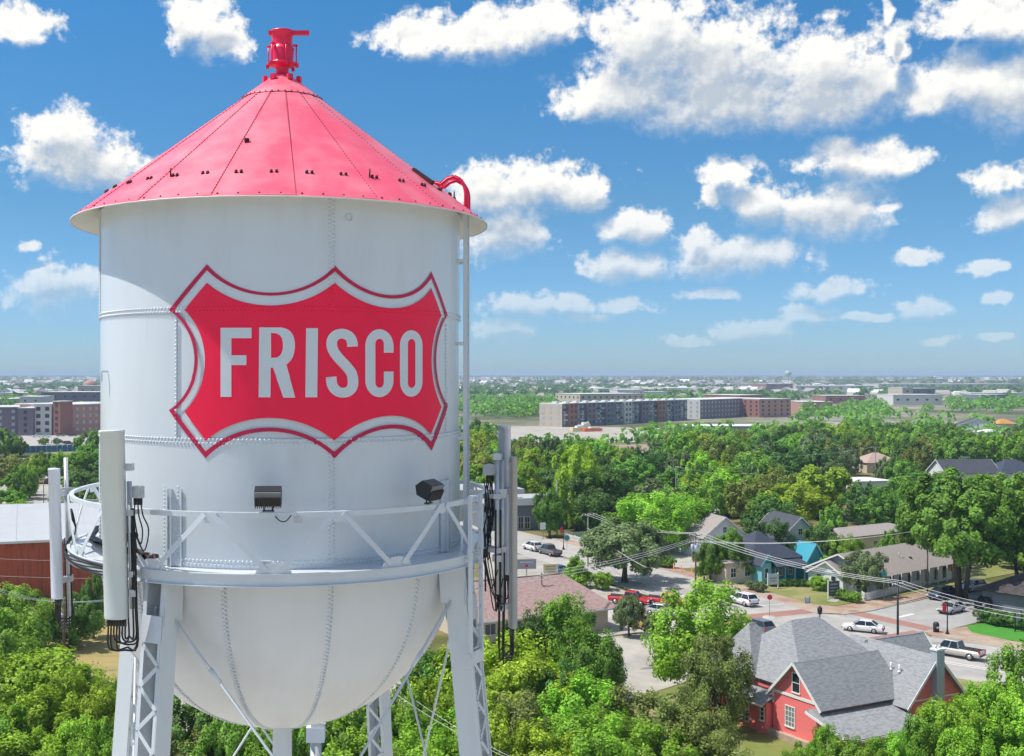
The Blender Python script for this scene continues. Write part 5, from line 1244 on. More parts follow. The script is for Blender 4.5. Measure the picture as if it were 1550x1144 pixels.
b.lathe([(4.4 * s, 0), (1.5 * s, 3 * s), (1.4 * s, 12 * s), (2.2 * s, 13.2 * s), (4.6 * s, 15 * s), (4.9 * s, 17.5 * s), (4.4 * s, 20 * s), (2.5 * s, 21.3 * s), (0, 21.8 * s)], 20)
ft = empty('far_water_tower', p, 0, 'tiny pale mushroom shaped water tower on the horizon', 'water tower'); b.build('bowl', MATS['tower_blue'], ft)
b = MB(); b.lathe([(4.42 * s, .5), (1.55 * s, 3 * s), (1.5 * s, 12 * s)], 16); b.build('stem', MATS['pale_render'], ft)
# ================================================================== planting
def top(kind, x, yt, h, wpx, label, group=None):
    Y = (CAM_H - h) * FPX / (yt - PY); return tree_px(kind, x, yt, 0, wpx, label, group, Y=Y)
LG = 'trees around the water tower'
near = [
 # right of the tower, down the slope to the bottom edge
 ('elm', 852, 905, 10, 130, 'tall upright bright green tree before the brown roofed shop'), ('dark_oak', 795, 935, 8.5, 100, 'dark green tree against the brown shop wall'),
 ('oak', 900, 960, 8, 100, 'mid green tree hugging the paved lot'), ('thicket', 765, 965, 9, 150, None), ('thicket', 720, 985, 9, 150, None), ('thicket', 800, 1000, 8.5, 140, None),
 ('oak', 665, 985, 8.5, 150, None), ('thicket', 640, 1040, 8, 150, None), ('elm', 600, 1060, 8, 140, None), ('oak', 540, 1050, 9, 150, None), ('elm', 480, 1080, 8, 150, None),
 ('olive_tree', 790, 1055, 7.5, 160, None), ('elm', 885, 1030, 8, 170, None), ('dark_oak', 850, 1010, 8, 110, None), ('olive_tree', 965, 1045, 7.5, 150, None), ('olive_tree', 1035, 1050, 7.5, 150, None), ('olive_tree', 1062, 1072, 7, 110, None),
 ('elm', 905, 1085, 7, 160, None), ('elm', 990, 1098, 6.5, 150, None), ('olive_tree', 1065, 1100, 6.5, 140, None), ('thicket', 745, 1070, 7.5, 140, None), ('elm', 690, 1080, 7.5, 150, None), ('thicket', 820, 1105, 6.5, 150, None), ('elm', 640, 1110, 7, 140, None), ('elm', 560, 1115, 7, 150, None),
 ('mesquite', 1068, 882, 11.5, 165, 'feathery light green tree over the paved lot'), ('olive_tree', 1082, 962, 8.5, 125, 'bushy olive tree between the lot and the coral house'),
 # in front of the coral house
 ('elm', 1250, 1098, 4.5, 60, None), ('elm', 1215, 1128, 4.5, 70, None), ('elm', 1300, 1122, 5, 90, None), ('elm', 1350, 1112, 5.5, 90, None), ('elm', 1398, 1085, 6, 90, None), ('elm', 1445, 1062, 7, 100, None), ('elm', 1495, 1038, 7.5, 110, None), ('oak', 1545, 984, 9, 110, None), ('elm', 1560, 1040, 8, 120, None), ('elm', 1460, 1105, 6, 110, None), ('elm', 1530, 1095, 6, 120, None),
 # left of the tower
 ('oak', 28, 888, 7.5, 120, 'round mid green tree before the red shed'), ('dark_oak', 108, 902, 6, 90, 'dark tree behind the leaning utility pole'), ('oak', 20, 930, 9, 130, None), ('dark_oak', 142, 872, 7.5, 44, 'narrow dark tree at the shed corner by the dry field'),
 ('thicket', 70, 990, 8, 190, None), ('thicket', 112, 1020, 7.5, 100, None), ('thicket', 15, 1000, 8, 150, None), ('thicket', 50, 1055, 7, 150, None), ('elm', 10, 1075, 7, 120, None), ('thicket', 150, 1045, 7, 90, None), ('elm', 120, 1090, 6.5, 110, None), ('elm', 165, 1090, 6.5, 90, None), ('thicket', 40, 1110, 6, 140, None), ('elm', 180, 1030, 7, 50, None),
 ('dark_oak', 300, 1062, 8, 140, None), ('oak', 350, 1080, 8, 120, None), ('dark_oak', 250, 1050, 8, 110, None), ('olive_tree', 290, 1110, 6.5, 130, None), ('elm', 400, 1100, 7, 130, None), ('oak', 450, 1090, 8, 110, None)]
gl = {'thicket': 'yellow green thicket tree', 'elm': 'bright green leafy tree', 'oak': 'mid green rounded tree', 'dark_oak': 'dark green rounded tree', 'olive_tree': 'dull olive bushy tree'}
def spot(x, yt):
    if x < 190: return 'in the thicket before the red shed and dry field'
    if x < 470: return 'under the bowl behind the laced legs'
    if x < 715: return 'between the riser pipe and the ladder leg'
    if x < 860: return 'on the slope below the brown roofed shop'
    if x < 1130: return 'on the slope below the paved lot'
    return 'screening the front of the coral house'
for k, x, yt, h, w, lab in near: top(k, x, yt, h, w, lab or gl[k] + ' ' + spot(x, yt), None if lab else LG)
# street trees
tree_px('live_oak', 945, 790, 880, 125, 'dark dense street tree casting shade by the paved lot')
tree_px('live_oak', 952, 903, 962, 50, 'small grey green tree beside the red pickup')
tree_px('live_oak', 990, 930, 965, 34, 'tiny tree at the silver car')
tree_px('cypress', 873, 843, 888, 50, 'small conical bush behind the brown shop')
tree_px('elm', 912, 866, 892, 30, 'low bright bush at the end of the brown shop')
tree_px('far_yellow', 872, 676, 0, 84, 'tall yellow green elm over the far crossing', Y=232)
tree_px('dark_oak', 915, 712, 0, 110, 'broad dark tree beside the yellow green elm', Y=226)
tree_px('elm', 1000, 748, 0, 120, 'glossy bright tree behind the crossarm poles', Y=205); tree_px('oak', 965, 765, 0, 90, 'mid green tree left of the glossy bright tree', Y=214)
tree_px('oak', 832, 742, 0, 56, 'small tree before the slate corner store', Y=222)
tree_px('pecan', 1455, 716, 905, 190, 'huge spreading tree over the parked cars'); tree_px('pecan', 1548, 722, 896, 165, 'second huge spreading tree beside the dark roofed house')
tree_px('oak', 1400, 752, 866, 90, 'leafy tree overhanging the end of the taupe roof')
tree_px('live_oak', 1310, 836, 903, 62, 'small yellowish tree against the taupe roofed house')
tree_px('oak', 1104, 802, 878, 56, 'shade tree before the tan stucco house'); tree_px('elm', 1130, 838, 878, 42, 'light green tree leaning over the teal cottage'); tree_px('dark_oak', 1243, 795, 866, 60, 'dark tree between teal cottage and taupe roof')
tree_px('dark_oak', 1170, 790, 866, 80, 'dark tree behind the teal cottage roof'); tree_px('oak', 1075, 818, 880, 50, 'slim tree by the utility poles'); tree_px('elm', 1280, 812, 870, 60, 'bright tree behind the taupe roof gable'); tree_px('elm', 1252, 842, 878, 26, 'dull shrub at the gable of the taupe house')
# forest on the right
ROAD = [Vector(p) for p in MR]
def road_x(Y):
    for (a, b_) in zip(MR[:-1], MR[1:]):
        if b_[1] <= Y <= a[1]: return b_[0] + (a[0] - b_[0]) * (Y - b_[1]) / (a[1] - b_[1])
    return -1e9
KEEP = [(1050, 770, 1105, 806, 232), (1178, 774, 1206, 812, 195), (1425, 693, 1490, 716, 320), (1510, 694, 1552, 714, 320), (1455, 630, 1505, 650, 590), (1500, 628, 1540, 640, 560), (1482, 646, 1512, 658, 500), (1305, 684, 1345, 694, 365), (1284, 718, 1328, 732, 292), (940, 670, 982, 679, 410),
 (1270, 808, 1345, 836, 174), (1088, 846, 1142, 872, 172), (1145, 822, 1248, 884, 170), (1255, 815, 1405, 905, 165), (1035, 638, 1150, 652, 590), (760, 740, 835, 806, 225), (820, 605, 1200, 646, 690), (755, 640, 1000, 664, 560)]
fr_ = random.Random(5); cand = []
Yc = 186.0
FKIND = ['far_elm', 'far_elm', 'far_oak', 'far_oak', 'far_oak', 'far_dark', 'far_dark', 'far_yellow', 'far_rust', 'far_grey']
FL = {'far_elm': 'bright green rounded tree in the wooded neighbourhood', 'far_oak': 'mid green rounded tree in the wooded neighbourhood', 'far_dark': 'dark green rounded tree in the wooded neighbourhood', 'far_yellow': 'yellowish green tree in the wooded neighbourhood', 'far_rust': 'rust tinged tree in the wooded neighbourhood', 'far_grey': 'grey green tree in the wooded neighbourhood'}
def fits(X, Y, h, r, gap=.78):
    if X < road_x(Y) + 6 + r * .3 or (228 < Y < 262 and X < 40): return False
    t = X - 66 - (Y - 152) * 1.37    # side street corridor
    if Y < 275 and abs((X - 68) * -.588 + (Y - 147) * .81) < 7 + r * .4: return False
    for (px_, py_, pr) in PLACED:
        if math.hypot(X - px_, Y - py_) < (r + pr) * gap: return False
    x = PX + X * FPX / Y; w = r * FPX / Y; yt = PY + (CAM_H - h) * FPX / Y; yb = PY + (CAM_H - 1) * FPX / Y
    for (a, c, d, e, yy) in KEEP:
        if Y < yy and x + w * .85 > a and x - w * .85 < d and yt < e - 2 and yb > c: return False
    return True
nt_ = 0
def zone(X, Y):
    x = PX + X * FPX / Y
    a = 'beside the far crossing' if x < 960 else 'behind the white gabled house' if x < 1120 else 'behind the teal cottage' if x < 1260 else 'behind the taupe roofed house' if x < 1400 else 'behind the huge spreading trees'
    if Y > 390: return ' at the far canopy edge toward the ' + ('building site' if x < 960 else 'apartments' if x < 1180 else 'warehouses')
    return (' deep in the canopy ' if Y > 270 else ' ') + a
while Yc < 480:
    Xl, Xh = -.0 * Yc, (1600 - PX) / FPX * Yc
    X = max(Xl, (740 - PX) / FPX * Yc)
    while X < Xh:
        x_, y_ = X + fr_.uniform(-4, 4), Yc + fr_.uniform(-4, 4)
        big = fr_.random(); r = 4.2 + 3.2 * big; h = 7.5 + 4.5 * big + fr_.uniform(-1, 1) + (2.0 if y_ > 300 else 0)
        for sc in (1, .72, .5):
            if fits(x_, y_, h * (.55 + .45 * sc), r * sc):
                k = fr_.choice(FKIND); tree(k, x_, y_, h * (.55 + .45 * sc), r * sc, FL[k].replace(' in the wooded neighbourhood', zone(x_, y_)), 'trees of the wooded neighbourhood'); nt_ += 1; break
        X += 9.5 + Yc * .006
    Yc += 9.0 + Yc * .010
# left hand side trees beyond the shed
left = [('far_oak', 10, 742, 250, 60), ('far_oak', 30, 706, 290, 60), ('far_dark', 42, 712, 300, 34), ('far_rust', 20, 690, 345, 60), ('far_yellow', 52, 690, 340, 44), ('far_dark', 66, 684, 345, 32), ('far_oak', 90, 684, 345, 40), ('far_elm', 112, 684, 330, 60), ('far_oak', 135, 672, 350, 70), ('far_dark', 122, 712, 300, 66), ('far_grey', 105, 738, 262, 66), ('far_oak', 140, 735, 265, 60),
 ('far_elm', 66, 662, 520, 17), ('far_oak', 8, 648, 440, 50), ('far_oak', 26, 660, 445, 36), ('far_oak', 145, 652, 430, 60), ('far_dark', 150, 690, 330, 60), ('far_elm', 25, 762, 225, 110), ('far_elm', 70, 770, 222, 60), ('far_elm', 130, 764, 228, 70), ('far_oak', -5, 770, 225, 70), ('far_grey', 86, 662, 520, 16), ('far_oak', 165, 740, 240, 60)]
for k, x, yt, Y, w in left: tree_px(k, x, yt, 0, w, FL[k].replace('in the wooded neighbourhood', 'round the car park beyond the shed'), 'trees round the far car park', Y=Y)
# ------------------------------------------------ hedges and bushes
def bush(label, x, y, w, h, kind='elm', n=1, dx=0, dy=0, group=None):
    for i in range(n):
        g = G(x + dx * i, y + dy * i); me, tr, h0, r0 = TREES[kind][0]; root = empty('bush', (g.x, g.y, .02), random.Random(x + i).uniform(0, 6), label, 'bush', group)
        root.scale = (w / 2 / r0, w / 2 / r0, h / h0 * 1.05); place('foliage', me, root)
bush('round bright bush beside the gable of the taupe house', 1240, 893, 3.4, 2.0)
bush('low clipped bush in the hedge before the taupe house', 1268, 905, 2.2, 1.4, 'oak', 4, 9, 2.4, 'hedge bushes before the taupe house')
bush('shrub before the teal cottage porch', 1170, 887, 2.0, 1.0, 'dark_oak', 5, 16, 0, 'shrubs before the teal cottage')
bush('dark green shrub in the lawn bed by the railing', 1492, 942, 3.0, 1.7, 'dark_oak', 3, 14, 3, 'shrubs in the lawn bed')
bush('strappy green shrub at the lawn sign', 1530, 948, 2.6, 1.8, 'oak', 2, 14, 4, 'shrubs by the lawn sign')
bush('clipped hedge bush along the paved lot verge', 968, 855, 2.8, 1.8, 'oak', 5, 11, 1, 'hedge along the lot verge')
bush('hedge bush below the utility poles', 1062, 872, 2.6, 1.5, 'oak', 5, 11, 2, 'hedge below the utility poles')
bush('flowering shrub at the corner of the shop sign', 1140, 893, 2.2, 1.4, 'live_oak', 2, 10, 3, 'shrubs at the pavement edge')
# ------------------------------------------------ far woodland (one mass)
def woodland(name, y0, y1, n, leafs, size, rad, hgt, seed, m, thr, pscale):
    rg = np.random.default_rng(seed); Cs = []; Ns = []
    Y = np.sqrt(rg.uniform(y0 * y0, y1 * y1, n)); X = Y * rg.uniform(-.46, .68, n)
    v = np.sin(X / pscale + 1.3 * np.sin(Y / pscale * .7)) + np.sin(Y / pscale * 1.3 + 2 * np.sin(X / pscale * .6)) + rg.normal(size=n) * .55
    k = v > thr; X, Y = X[k], Y[k]
    px = PX + X * FPX / Y; pyb = PY + CAM_H * FPX / Y
    k = ~((px > 745) & (px < 1010) & (pyb > 641) & (pyb < 676)) & ~((px > 810) & (px < 1205) & (pyb > 626) & (pyb < 680) & (Y > 560)) & ~((px < 170) & (pyb > 648) & (pyb < 700)) & ~((px > 1340) & (px < 1435) & (pyb > 611) & (pyb < 625))
    X, Y = X[k], Y[k]; n = len(X); H = hgt * rg.uniform(.7, 1.25, n); Rr = rad * rg.uniform(.7, 1.3, n)
    q = rg.normal(size=(n, leafs, 3)); q /= np.linalg.norm(q, axis=2)[..., None]; q[..., 2] = np.abs(q[..., 2]) * 1.1 - .25
    C = np.stack([X[:, None] + q[..., 0] * Rr[:, None], Y[:, None] + q[..., 1] * Rr[:, None], H[:, None] * (.45 + .5 * q[..., 2])], 2).reshape(-1, 3)
    nn = (q + np.array([0, 0, .35]) + rg.normal(size=q.shape) * .35).reshape(-1, 3); nn /= np.linalg.norm(nn, axis=1)[:, None]
    me = quads_mesh(name, C, nn, size * rg.uniform(.7, 1.3, len(C)), rg, 1.2); me.materials.append(MATS[m]); o = place(name, me)
    tag(o, {'leaf_mid': 'mid green mass of far treetops on the plain', 'leaf_dark': 'dark green mass of far treetops on the plain', 'leaf_olive': 'dull green mass of far treetops on the plain'}[m] + {470: ' behind the neighbourhood', 1300: ' beyond the apartments', 3600: ' near the horizon'}[y0], 'woodland', kind='stuff')
woodland('woodland', 470, 1400, 4800, 28, 2.4, 5.2, 10.5, 1, 'leaf_mid', .22, 95)
woodland('woodland', 1300, 4000, 9000, 9, 7.0, 8, 11, 2, 'leaf_dark', .35, 190)
woodland('woodland', 3600, 16000, 16000, 6, 24, 24, 15, 3, 'leaf_olive', -.3, 700)
# ------------------------------------------------ far suburb houses
mat('far_roof', (.30, .26, .24), .9, rnd=.35); mat('far_wall', (.55, .50, .45), .9, rnd=.15)
hb = MB(); hb.box((0, 0, 1.7), (11, 13, 3.4)); HWALL = hb.mesh('wall'); HWALL.materials.append(MATS['far_wall'])
hb = MB(); hb.add([(-6.2, -7.2, 3.2), (6.2, -7.2, 3.2), (6.2, 7.2, 3.2), (-6.2, 7.2, 3.2), (0, -2.5, 7.6), (0, 2.5, 7.6)], [(0, 1, 4), (1, 2, 5, 4), (2, 3, 5), (3, 0, 4, 5), (3, 2, 1, 0)]); HROOF = hb.mesh('roof'); HROOF.materials.append(MATS['far_roof'])
sr = random.Random(8); nh = 0
while nh < 260:
    y = sr.uniform(574, 604); x = sr.uniform(0, 1550)
    if 150 < x < 740: continue
    g = G(x, y)
    if sr.random() > (.9 if y < 590 else .45): continue
    o = empty('suburb_house', (g.x, g.y, 0), sr.uniform(0, 3.14), 'tiny roof of a suburban house far out on the plain', 'house', 'suburban houses on the plain'); s = sr.uniform(.9, 1.3) * (1.0 if y > 585 else 1.5); o.scale = (s, s, s)
    place('wall', HWALL, o); place('roof', HROOF, o); nh += 1
# the suburb beyond, too small to count: one mass of roofs
rg = np.random.default_rng(12); n = 9000; Y = np.sqrt(rg.uniform(1250 ** 2, 8000 ** 2, n)); X = Y * rg.uniform(-.46, .68, n)
k = np.sin(X / 420 + 1.1 * np.sin(Y / 300)) + np.sin(Y / 520 + 1.7 * np.sin(X / 390)) > -.1; X, Y = X[k], Y[k]
b = MB()
for x, y in zip(X, Y):
    s = rg.uniform(.8, 1.5) * (1 if y < 3500 else 1.7); a = rg.uniform(0, 3.14); c_, s_ = math.cos(a), math.sin(a); h = rg.uniform(5, 8)
    q = [(-7, -6), (7, -6), (7, 6), (-7, 6)]; P = [(x + (u * c_ - v * s_) * s, y + (u * s_ + v * c_) * s) for u, v in q]
    b.add([(u, v, 0) for u, v in P] + [(u, v, 3.4 * s) for u, v in P] + [((P[0][0] + P[3][0]) / 2, (P[0][1] + P[3][1]) / 2, h * s), ((P[1][0] + P[2][0]) / 2, (P[1][1] + P[2][1]) / 2, h * s)], [(0, 1, 5, 4), (1, 2, 6, 5), (2, 3, 7, 6), (3, 0, 4, 7), (4, 5, 9, 8), (6, 7, 8, 9), (5, 6, 9), (7, 4, 8)])
mr_ = mat('suburb_mass', (.46, .41, .37), .9); nt = mr_.node_tree; gi = nt.nodes.new('ShaderNodeNewGeometry'); rp = nt.nodes.new('ShaderNodeValToRGB'); nt.links.new(gi.outputs['Random Per Island'], rp.inputs[0]); e = rp.color_ramp.elements; e[0].color = (.25, .22, .20, 1); e[1].color = (.80, .79, .77, 1); k_ = e.new(.55); k_.color = (.46, .41, .38, 1); nt.links.new(rp.outputs[0], nt.nodes['Principled BSDF'].inputs['Base Color'])
tag(b.build('suburb_roofs', mr_), 'countless tiny roofs of the suburb toward the horizon', 'suburb', kind='stuff')
# ================================================================== vehicles
mat('tyre', (.018, .018, .018), .85); mat('rim', (.45, .45, .46), .35, metal=.6); mat('car_glass', (.02, .025, .03), .08, spec=.7)
mat('red_lamp', (.5, .01, .015), .3); mat('clear_lamp', (.75, .76, .78), .2); mat('bumper_black', (.03, .03, .032), .6); mat('bed_black', (.025, .024, .024), .8)
PAINT = {}
def paint(c):
    if c not in PAINT:
        rgb = {'white': (.80, .80, .80), 'silver': (.50, .50, .50), 'champagne': (.56, .53, .49), 'navy': (.025, .04, .085), 'black': (.015, .018, .022), 'red': (.55, .015, .03), 'blue': (.03, .13, .26), 'grey': (.16, .17, .18), 'tan': (.42, .30, .10), 'purple': (.06, .05, .16)}[c]
        PAINT[c] = mat('paint_' + c, rgb, .28, coat=.6, metal=.25 if c in ('silver', 'champagne', 'grey', 'blue') else 0)
    return PAINT[c]
KINDS = {  # length, width, body stations (x, z_low, z_high, half width); greenhouse: x0 base,x0 top,x1 top,x1 base, z belt, z roof
 'sedan': dict(L=4.8, W=1.84, body=[(-2.4, .42, .72, .78), (-2.32, .26, .92, .88), (-1.5, .22, 1.00, .92), (0, .20, .96, .92), (1.2, .22, .90, .92), (2.1, .25, .76, .87), (2.38, .36, .60, .74)], gh=(-1.85, -1.10, .35, 1.15, .93, 1.45), wb=1.38, wr=.33),
 'suv': dict(L=4.7, W=1.9, body=[(-2.35, .45, 1.0, .84), (-2.28, .30, 1.12, .92), (-1.4, .26, 1.14, .95), (0, .26, 1.10, .95), (1.0, .28, 1.06, .95), (2.05, .30, .95, .90), (2.34, .42, .75, .78)], gh=(-2.25, -1.80, .25, 1.10, 1.08, 1.70), wb=1.38, wr=.37),
 'pickup': dict(L=5.7, W=2.0, body=[(-2.85, .55, 1.02, .93), (-2.78, .40, 1.08, .97), (-1.2, .36, 1.10, .99), (0, .34, 1.10, .99), (1.4, .36, 1.12, .98), (2.55, .40, 1.05, .95), (2.84, .52, .85, .86)], gh=(-.62, -.40, 1.00, 1.62, 1.10, 1.86), wb=1.80, wr=.41, bed=(-2.70, -.70))}
CARS = {}
def car_proto(kind, col):
    K = KINDS[kind]; pm = paint(col); P = {}
    b = MB(); st = K['body']
    sec = lambda x, z0, z1, w: [(x, -w * .86, z0), (x, -w, z0 + (z1 - z0) * .35), (x, -w * .985, z0 + (z1 - z0) * .72), (x, -w * .86, z1), (x, 0, z1 + .03), (x, w * .86, z1), (x, w * .985, z0 + (z1 - z0) * .72), (x, w, z0 + (z1 - z0) * .35), (x, w * .86, z0)]
    # finer stations
    xs = []
    for (a, c) in zip(st[:-1], st[1:]):
        for t in (0, .5): xs.append(tuple(a[i] + (c[i] - a[i]) * t for i in range(4)))
    xs.append(st[-1]); vs = [p for s in xs for p in sec(*s)]; n = 9
    fs = [(i * n + j, i * n + (j + 1) % n, (i + 1) * n + (j + 1) % n, (i + 1) * n + j) for i in range(len(xs) - 1) for j in range(n)]
    b.add(vs, fs, False); b.f += [tuple(range(n)), tuple(reversed(range((len(xs) - 1) * n, len(xs) * n)))]
    P['body'] = [(b, pm)]
    x0, t0, t1, x1, zb, zr = K['gh']; w = K['W'] / 2
    wb_, wt = w * .90, w * .70
    b = MB(); b.hexa([(t0, -wt, zr - .03), (t1, -wt, zr - .03), (t1, wt, zr - .03), (t0, wt, zr - .03), (t0 + .1, -wt * .9, zr + .03), (t1 - .1, -wt * .9, zr + .03), (t1 - .1, wt * .9, zr + .03), (t0 + .1, wt * .9, zr + .03)]); P['roof'] = [(b, pm)]
    b = MB(); b.hexa([(x0, -wb_, zb - .02), (x1, -wb_, zb - .02), (x1, wb_, zb - .02), (x0, wb_, zb - .02), (t0, -wt, zr - .032), (t1, -wt, zr - .032), (t1, wt, zr - .032), (t0, wt, zr - .032)]); P['window_glass'] = [(b, MATS['car_glass'])]
    pil = []
    for s in (-1, 1):
        for a, c in ((x0, t0), (x1, t1), ((x0 + x1) / 2 - .05, (t0 + t1) / 2 - .05)):
            b = MB(); b.bar((a, s * wb_ * 1.005, zb - .02), (c, s * wt * 1.01, zr - .02), .06, .07); pil.append((b, pm))
    P['pillar'] = pil
    if 'bed' in K:
        b = MB(); a, c = K['bed']; b.box(((a + c) / 2, 0, 1.125), (c - a, w * 1.5, .06)); P['cargo_bed'] = [(b, MATS['bed_black'])]
    wh = []
    for sx in (-1, 1):
        for s in (-1, 1):
            b = MB(); r = K['wr']; y = s * (w - .10); b.lathe([(r * .62, -.115), (r, -.10), (r, .10), (r * .62, .115)], 20); b.lathe([(0, -.10), (r * .64, -.10)], 20); b.lathe([(r * .64, .10), (0, .10)], 20)
            b.xf(Matrix.Translation((sx * K['wb'], y, r)) @ Matrix.Rotation(R_(90), 4, 'X')); wh.append((b, MATS['tyre']))
            b2 = MB(); b2.lathe([(0, -.02), (r * .60, -.012), (r * .60, .012), (0, .02)], 16); b2.xf(Matrix.Translation((sx * K['wb'], y + s * .115, r)) @ Matrix.Rotation(R_(90), 4, 'X')); P.setdefault('rim', []).append((b2, MATS['rim']))
    P['wheel'] = wh
    zf, zk = st[-1][2] - .02, st[0][2] - .04
    P['headlight'] = []; P['taillight'] = []
    for s in (-1, 1):
        b = MB(); b.box((st[-1][0] - .09, s * w * .72, zf), (.30, .30, .15)); P['headlight'].append((b, MATS['clear_lamp']))
        b = MB(); b.box((st[0][0] + .08, s * w * .82, zk), (.22, .20, .26 if kind != 'pickup' else .36)); P['taillight'].append((b, MATS['red_lamp']))
    b = MB(); b.box((st[-1][0] - .02, 0, st[-1][1] + .08), (.16, w * 1.5, .16)); b2 = MB(); b2.box((st[0][0] + .02, 0, st[0][1] + .05), (.16, w * 1.6, .14)); P['bumper'] = [(b, MATS['bumper_black']), (b2, MATS['bumper_black'])]
    P['mirror'] = []
    for s in (-1, 1): b = MB(); b.box((x1 - .25, s * (w + .06), zb + .08), (.14, .18, .13)); P['mirror'].append((b, pm))
    M = []
    for k, l in P.items():
        for b, m in l: me = b.mesh(k); me.materials.append(m); M.append((k, me))
    CARS[(kind, col)] = M; return M
def car(kind, col, x, y, head, label, group=None, name=None):
    M = CARS.get((kind, col)) or car_proto(kind, col); g = G(x, y)
    root = empty(name or {'sedan': 'sedan_car', 'suv': 'sport_utility_car', 'pickup': 'pickup_truck'}[kind], (g.x, g.y, .03), R_(head), label, 'truck' if kind == 'pickup' else 'car', group)
    for k, me in M: place(k, me, root)
    return root
car('pickup', 'champagne', 1447, 993, 132, 'champagne silver pickup truck with open dark cargo bed driving past the coral house')
car('sedan', 'white', 1306, 955, 150, 'white sedan crossing the brick intersection')
car('suv', 'white', 1124, 914, 114, 'white hatchback driving away past the tan pavement')
car('suv', 'grey', 1146, 956, 114, 'grey car half hidden behind the olive tree')
car('sedan', 'silver', 1440, 926, 216, 'silver sedan parked at the lawn kerb')
car('suv', 'navy', 1424, 905, 216, 'dark navy car parked by the picket fence')
car('suv', 'white', 1470, 894, 205, 'white car parked under the huge spreading tree')
car('suv', 'black', 1494, 919, 216, 'black car parked beside the dark roofed house')
car('suv', 'white', 806, 832, 112, 'white car ahead of the dark pickup on the far street')
car('pickup', 'grey', 832, 839, 112, 'dark grey pickup following the white car on the far street')
car('sedan', 'blue', 848, 869, -62, 'blue car parked behind the brown roofed shop')
car('pickup', 'red', 953, 914, -28, 'bright red pickup beside the small grey green tree', 'red pickups on the lot')
car('pickup', 'red', 1010, 916, -32, 'bright red pickup nosed into the feathery tree', 'red pickups on the lot')
car('sedan', 'silver', 1002, 930, -34, 'silver sedan parked beside the red pickups')
car('suv', 'tan', 972, 950, 118, 'mustard tan car behind the small grey green tree')
for i, (k, c, x, y, h, lab) in enumerate((('pickup', 'white', 41, 731, 70, 'white pickup at the back of the far car park'), ('pickup', 'blue', 36, 741, 75, 'blue pickup in the far car park row'), ('suv', 'navy', 36, 753, 75, 'navy car in the far car park row'), ('suv', 'grey', 54, 731, 95, 'grey car under the far car park trees'), ('sedan', 'tan', 65, 731, 95, 'tan car under the far car park trees'), ('suv', 'black', 76, 731, 95, 'black car under the far car park trees'),
    ('suv', 'black', 48, 771, 20, 'black car alone near the shed roof'), ('suv', 'grey', 101, 750, 10, 'grey car seen past the slim antenna'), ('pickup', 'white', 112, 757, 12, 'white pickup seen through the walkway rail'), ('sedan', 'silver', 122, 768, 12, 'silver car seen through the walkway rail'), ('suv', 'purple', 91, 670, 5, 'purple car before the brick office'), ('suv', 'black', 104, 672, 5, 'black car before the brick office'), ('sedan', 'white', 56, 661, 5, 'white car outside the white corner block'), ('sedan', 'white', 70, 661, 5, 'second white car outside the white corner block'), ('suv', 'grey', 92, 659.5, 5, 'grey car at the brick office arcade'), ('sedan', 'black', 110, 659.5, 5, 'black car at the brick office arcade'), ('suv', 'white', 40, 700, 60, 'white car between the car park trees'))):
    car(k, c, x, y, h, lab)

# ================================================================== poles, wires, lamps, signs
mat('pole_wood', (.13, .095, .075), .95, var=.2, vscale=2); mat('pole_grey', (.24, .23, .22), .9, var=.15); mat('wire', (.62, .62, .60), .5); mat('wire_dark', (.10, .10, .10), .6)
mat('transformer', (.55, .60, .68), .5); mat('sign_green', (.01, .28, .22), .5); mat('sign_red', (.55, .02, .05), .5); mat('sign_yellow', (.72, .62, .30), .6); mat('sign_grey', (.32, .31, .33), .6); mat('sign_dark', (.06, .065, .08), .6); mat('cone_orange', (.75, .17, .04), .6); mat('pole_black', (.014, .014, .015), .45); mat('bin_black', (.02, .02, .024), .6)
def util_pole(label, x, y, h, m='pole_wood', arms=1, armdir=25, transformers=0, r=.15, armlen=2.4):
    g = G(x, y); root = empty('utility_pole', g, 0, label, 'utility pole'); b = MB(); b.tube([(0, 0, 0), (0, 0, h)], [r, r * .65], 10); b.build('pole', MATS[m], root)
    e = Vector((math.cos(R_(armdir)), math.sin(R_(armdir)), 0))
    for i in range(arms):
        z = h - .35 - 1.1 * i; b = MB(); b.bar(e * -armlen / 2 + Vector((0, 0, z)), e * armlen / 2 + Vector((0, 0, z)), .11, .13); am = b.build('crossarm', MATS[m], root)
        for k in (-.46, -.2, .2, .46):
            p = e * armlen * k; b = MB(); b.lathe([(.05, z + .06), (.075, z + .12), (.04, z + .2), (.06, z + .25), (0, z + .28)], 8, (p.x, p.y)); b.build('insulator', MATS['white_trim'], am)
    for i in range(transformers):
        a = R_(armdir + 120 * i); p = Vector((math.cos(a), math.sin(a), 0)) * .48; z = h - 2.2
        b = MB(); b.lathe([(0, z - .5), (.24, z - .5), (.26, z + .4), (.2, z + .48), (0, z + .5)], 14, (p.x, p.y)); t = b.build('transformer', MATS['transformer'], root)
        b = MB(); b.lathe([(.04, z + .48), (.07, z + .6), (.03, z + .75)], 8, (p.x, p.y)); b.build('bushing', MATS['white_trim'], t)
    return g + Vector((0, 0, h))
def pole_h(x, yb, yt): g = G(x, yb); return CAM_H - (yt - PY) * g.y / FPX
T1 = util_pole('wooden utility pole with crossarm and grey transformers beside its twin', 1053, 893, pole_h(1053, 893, 806), transformers=3, arms=2)
T2 = util_pole('second wooden utility pole with single crossarm and no transformers', 1066, 879, pole_h(1066, 879, 812), arms=1)
T3 = util_pole('black utility pole rising behind the coral house roof', 1359, 985, pole_h(1359, 985, 880), 'pole_black', 1, 36)
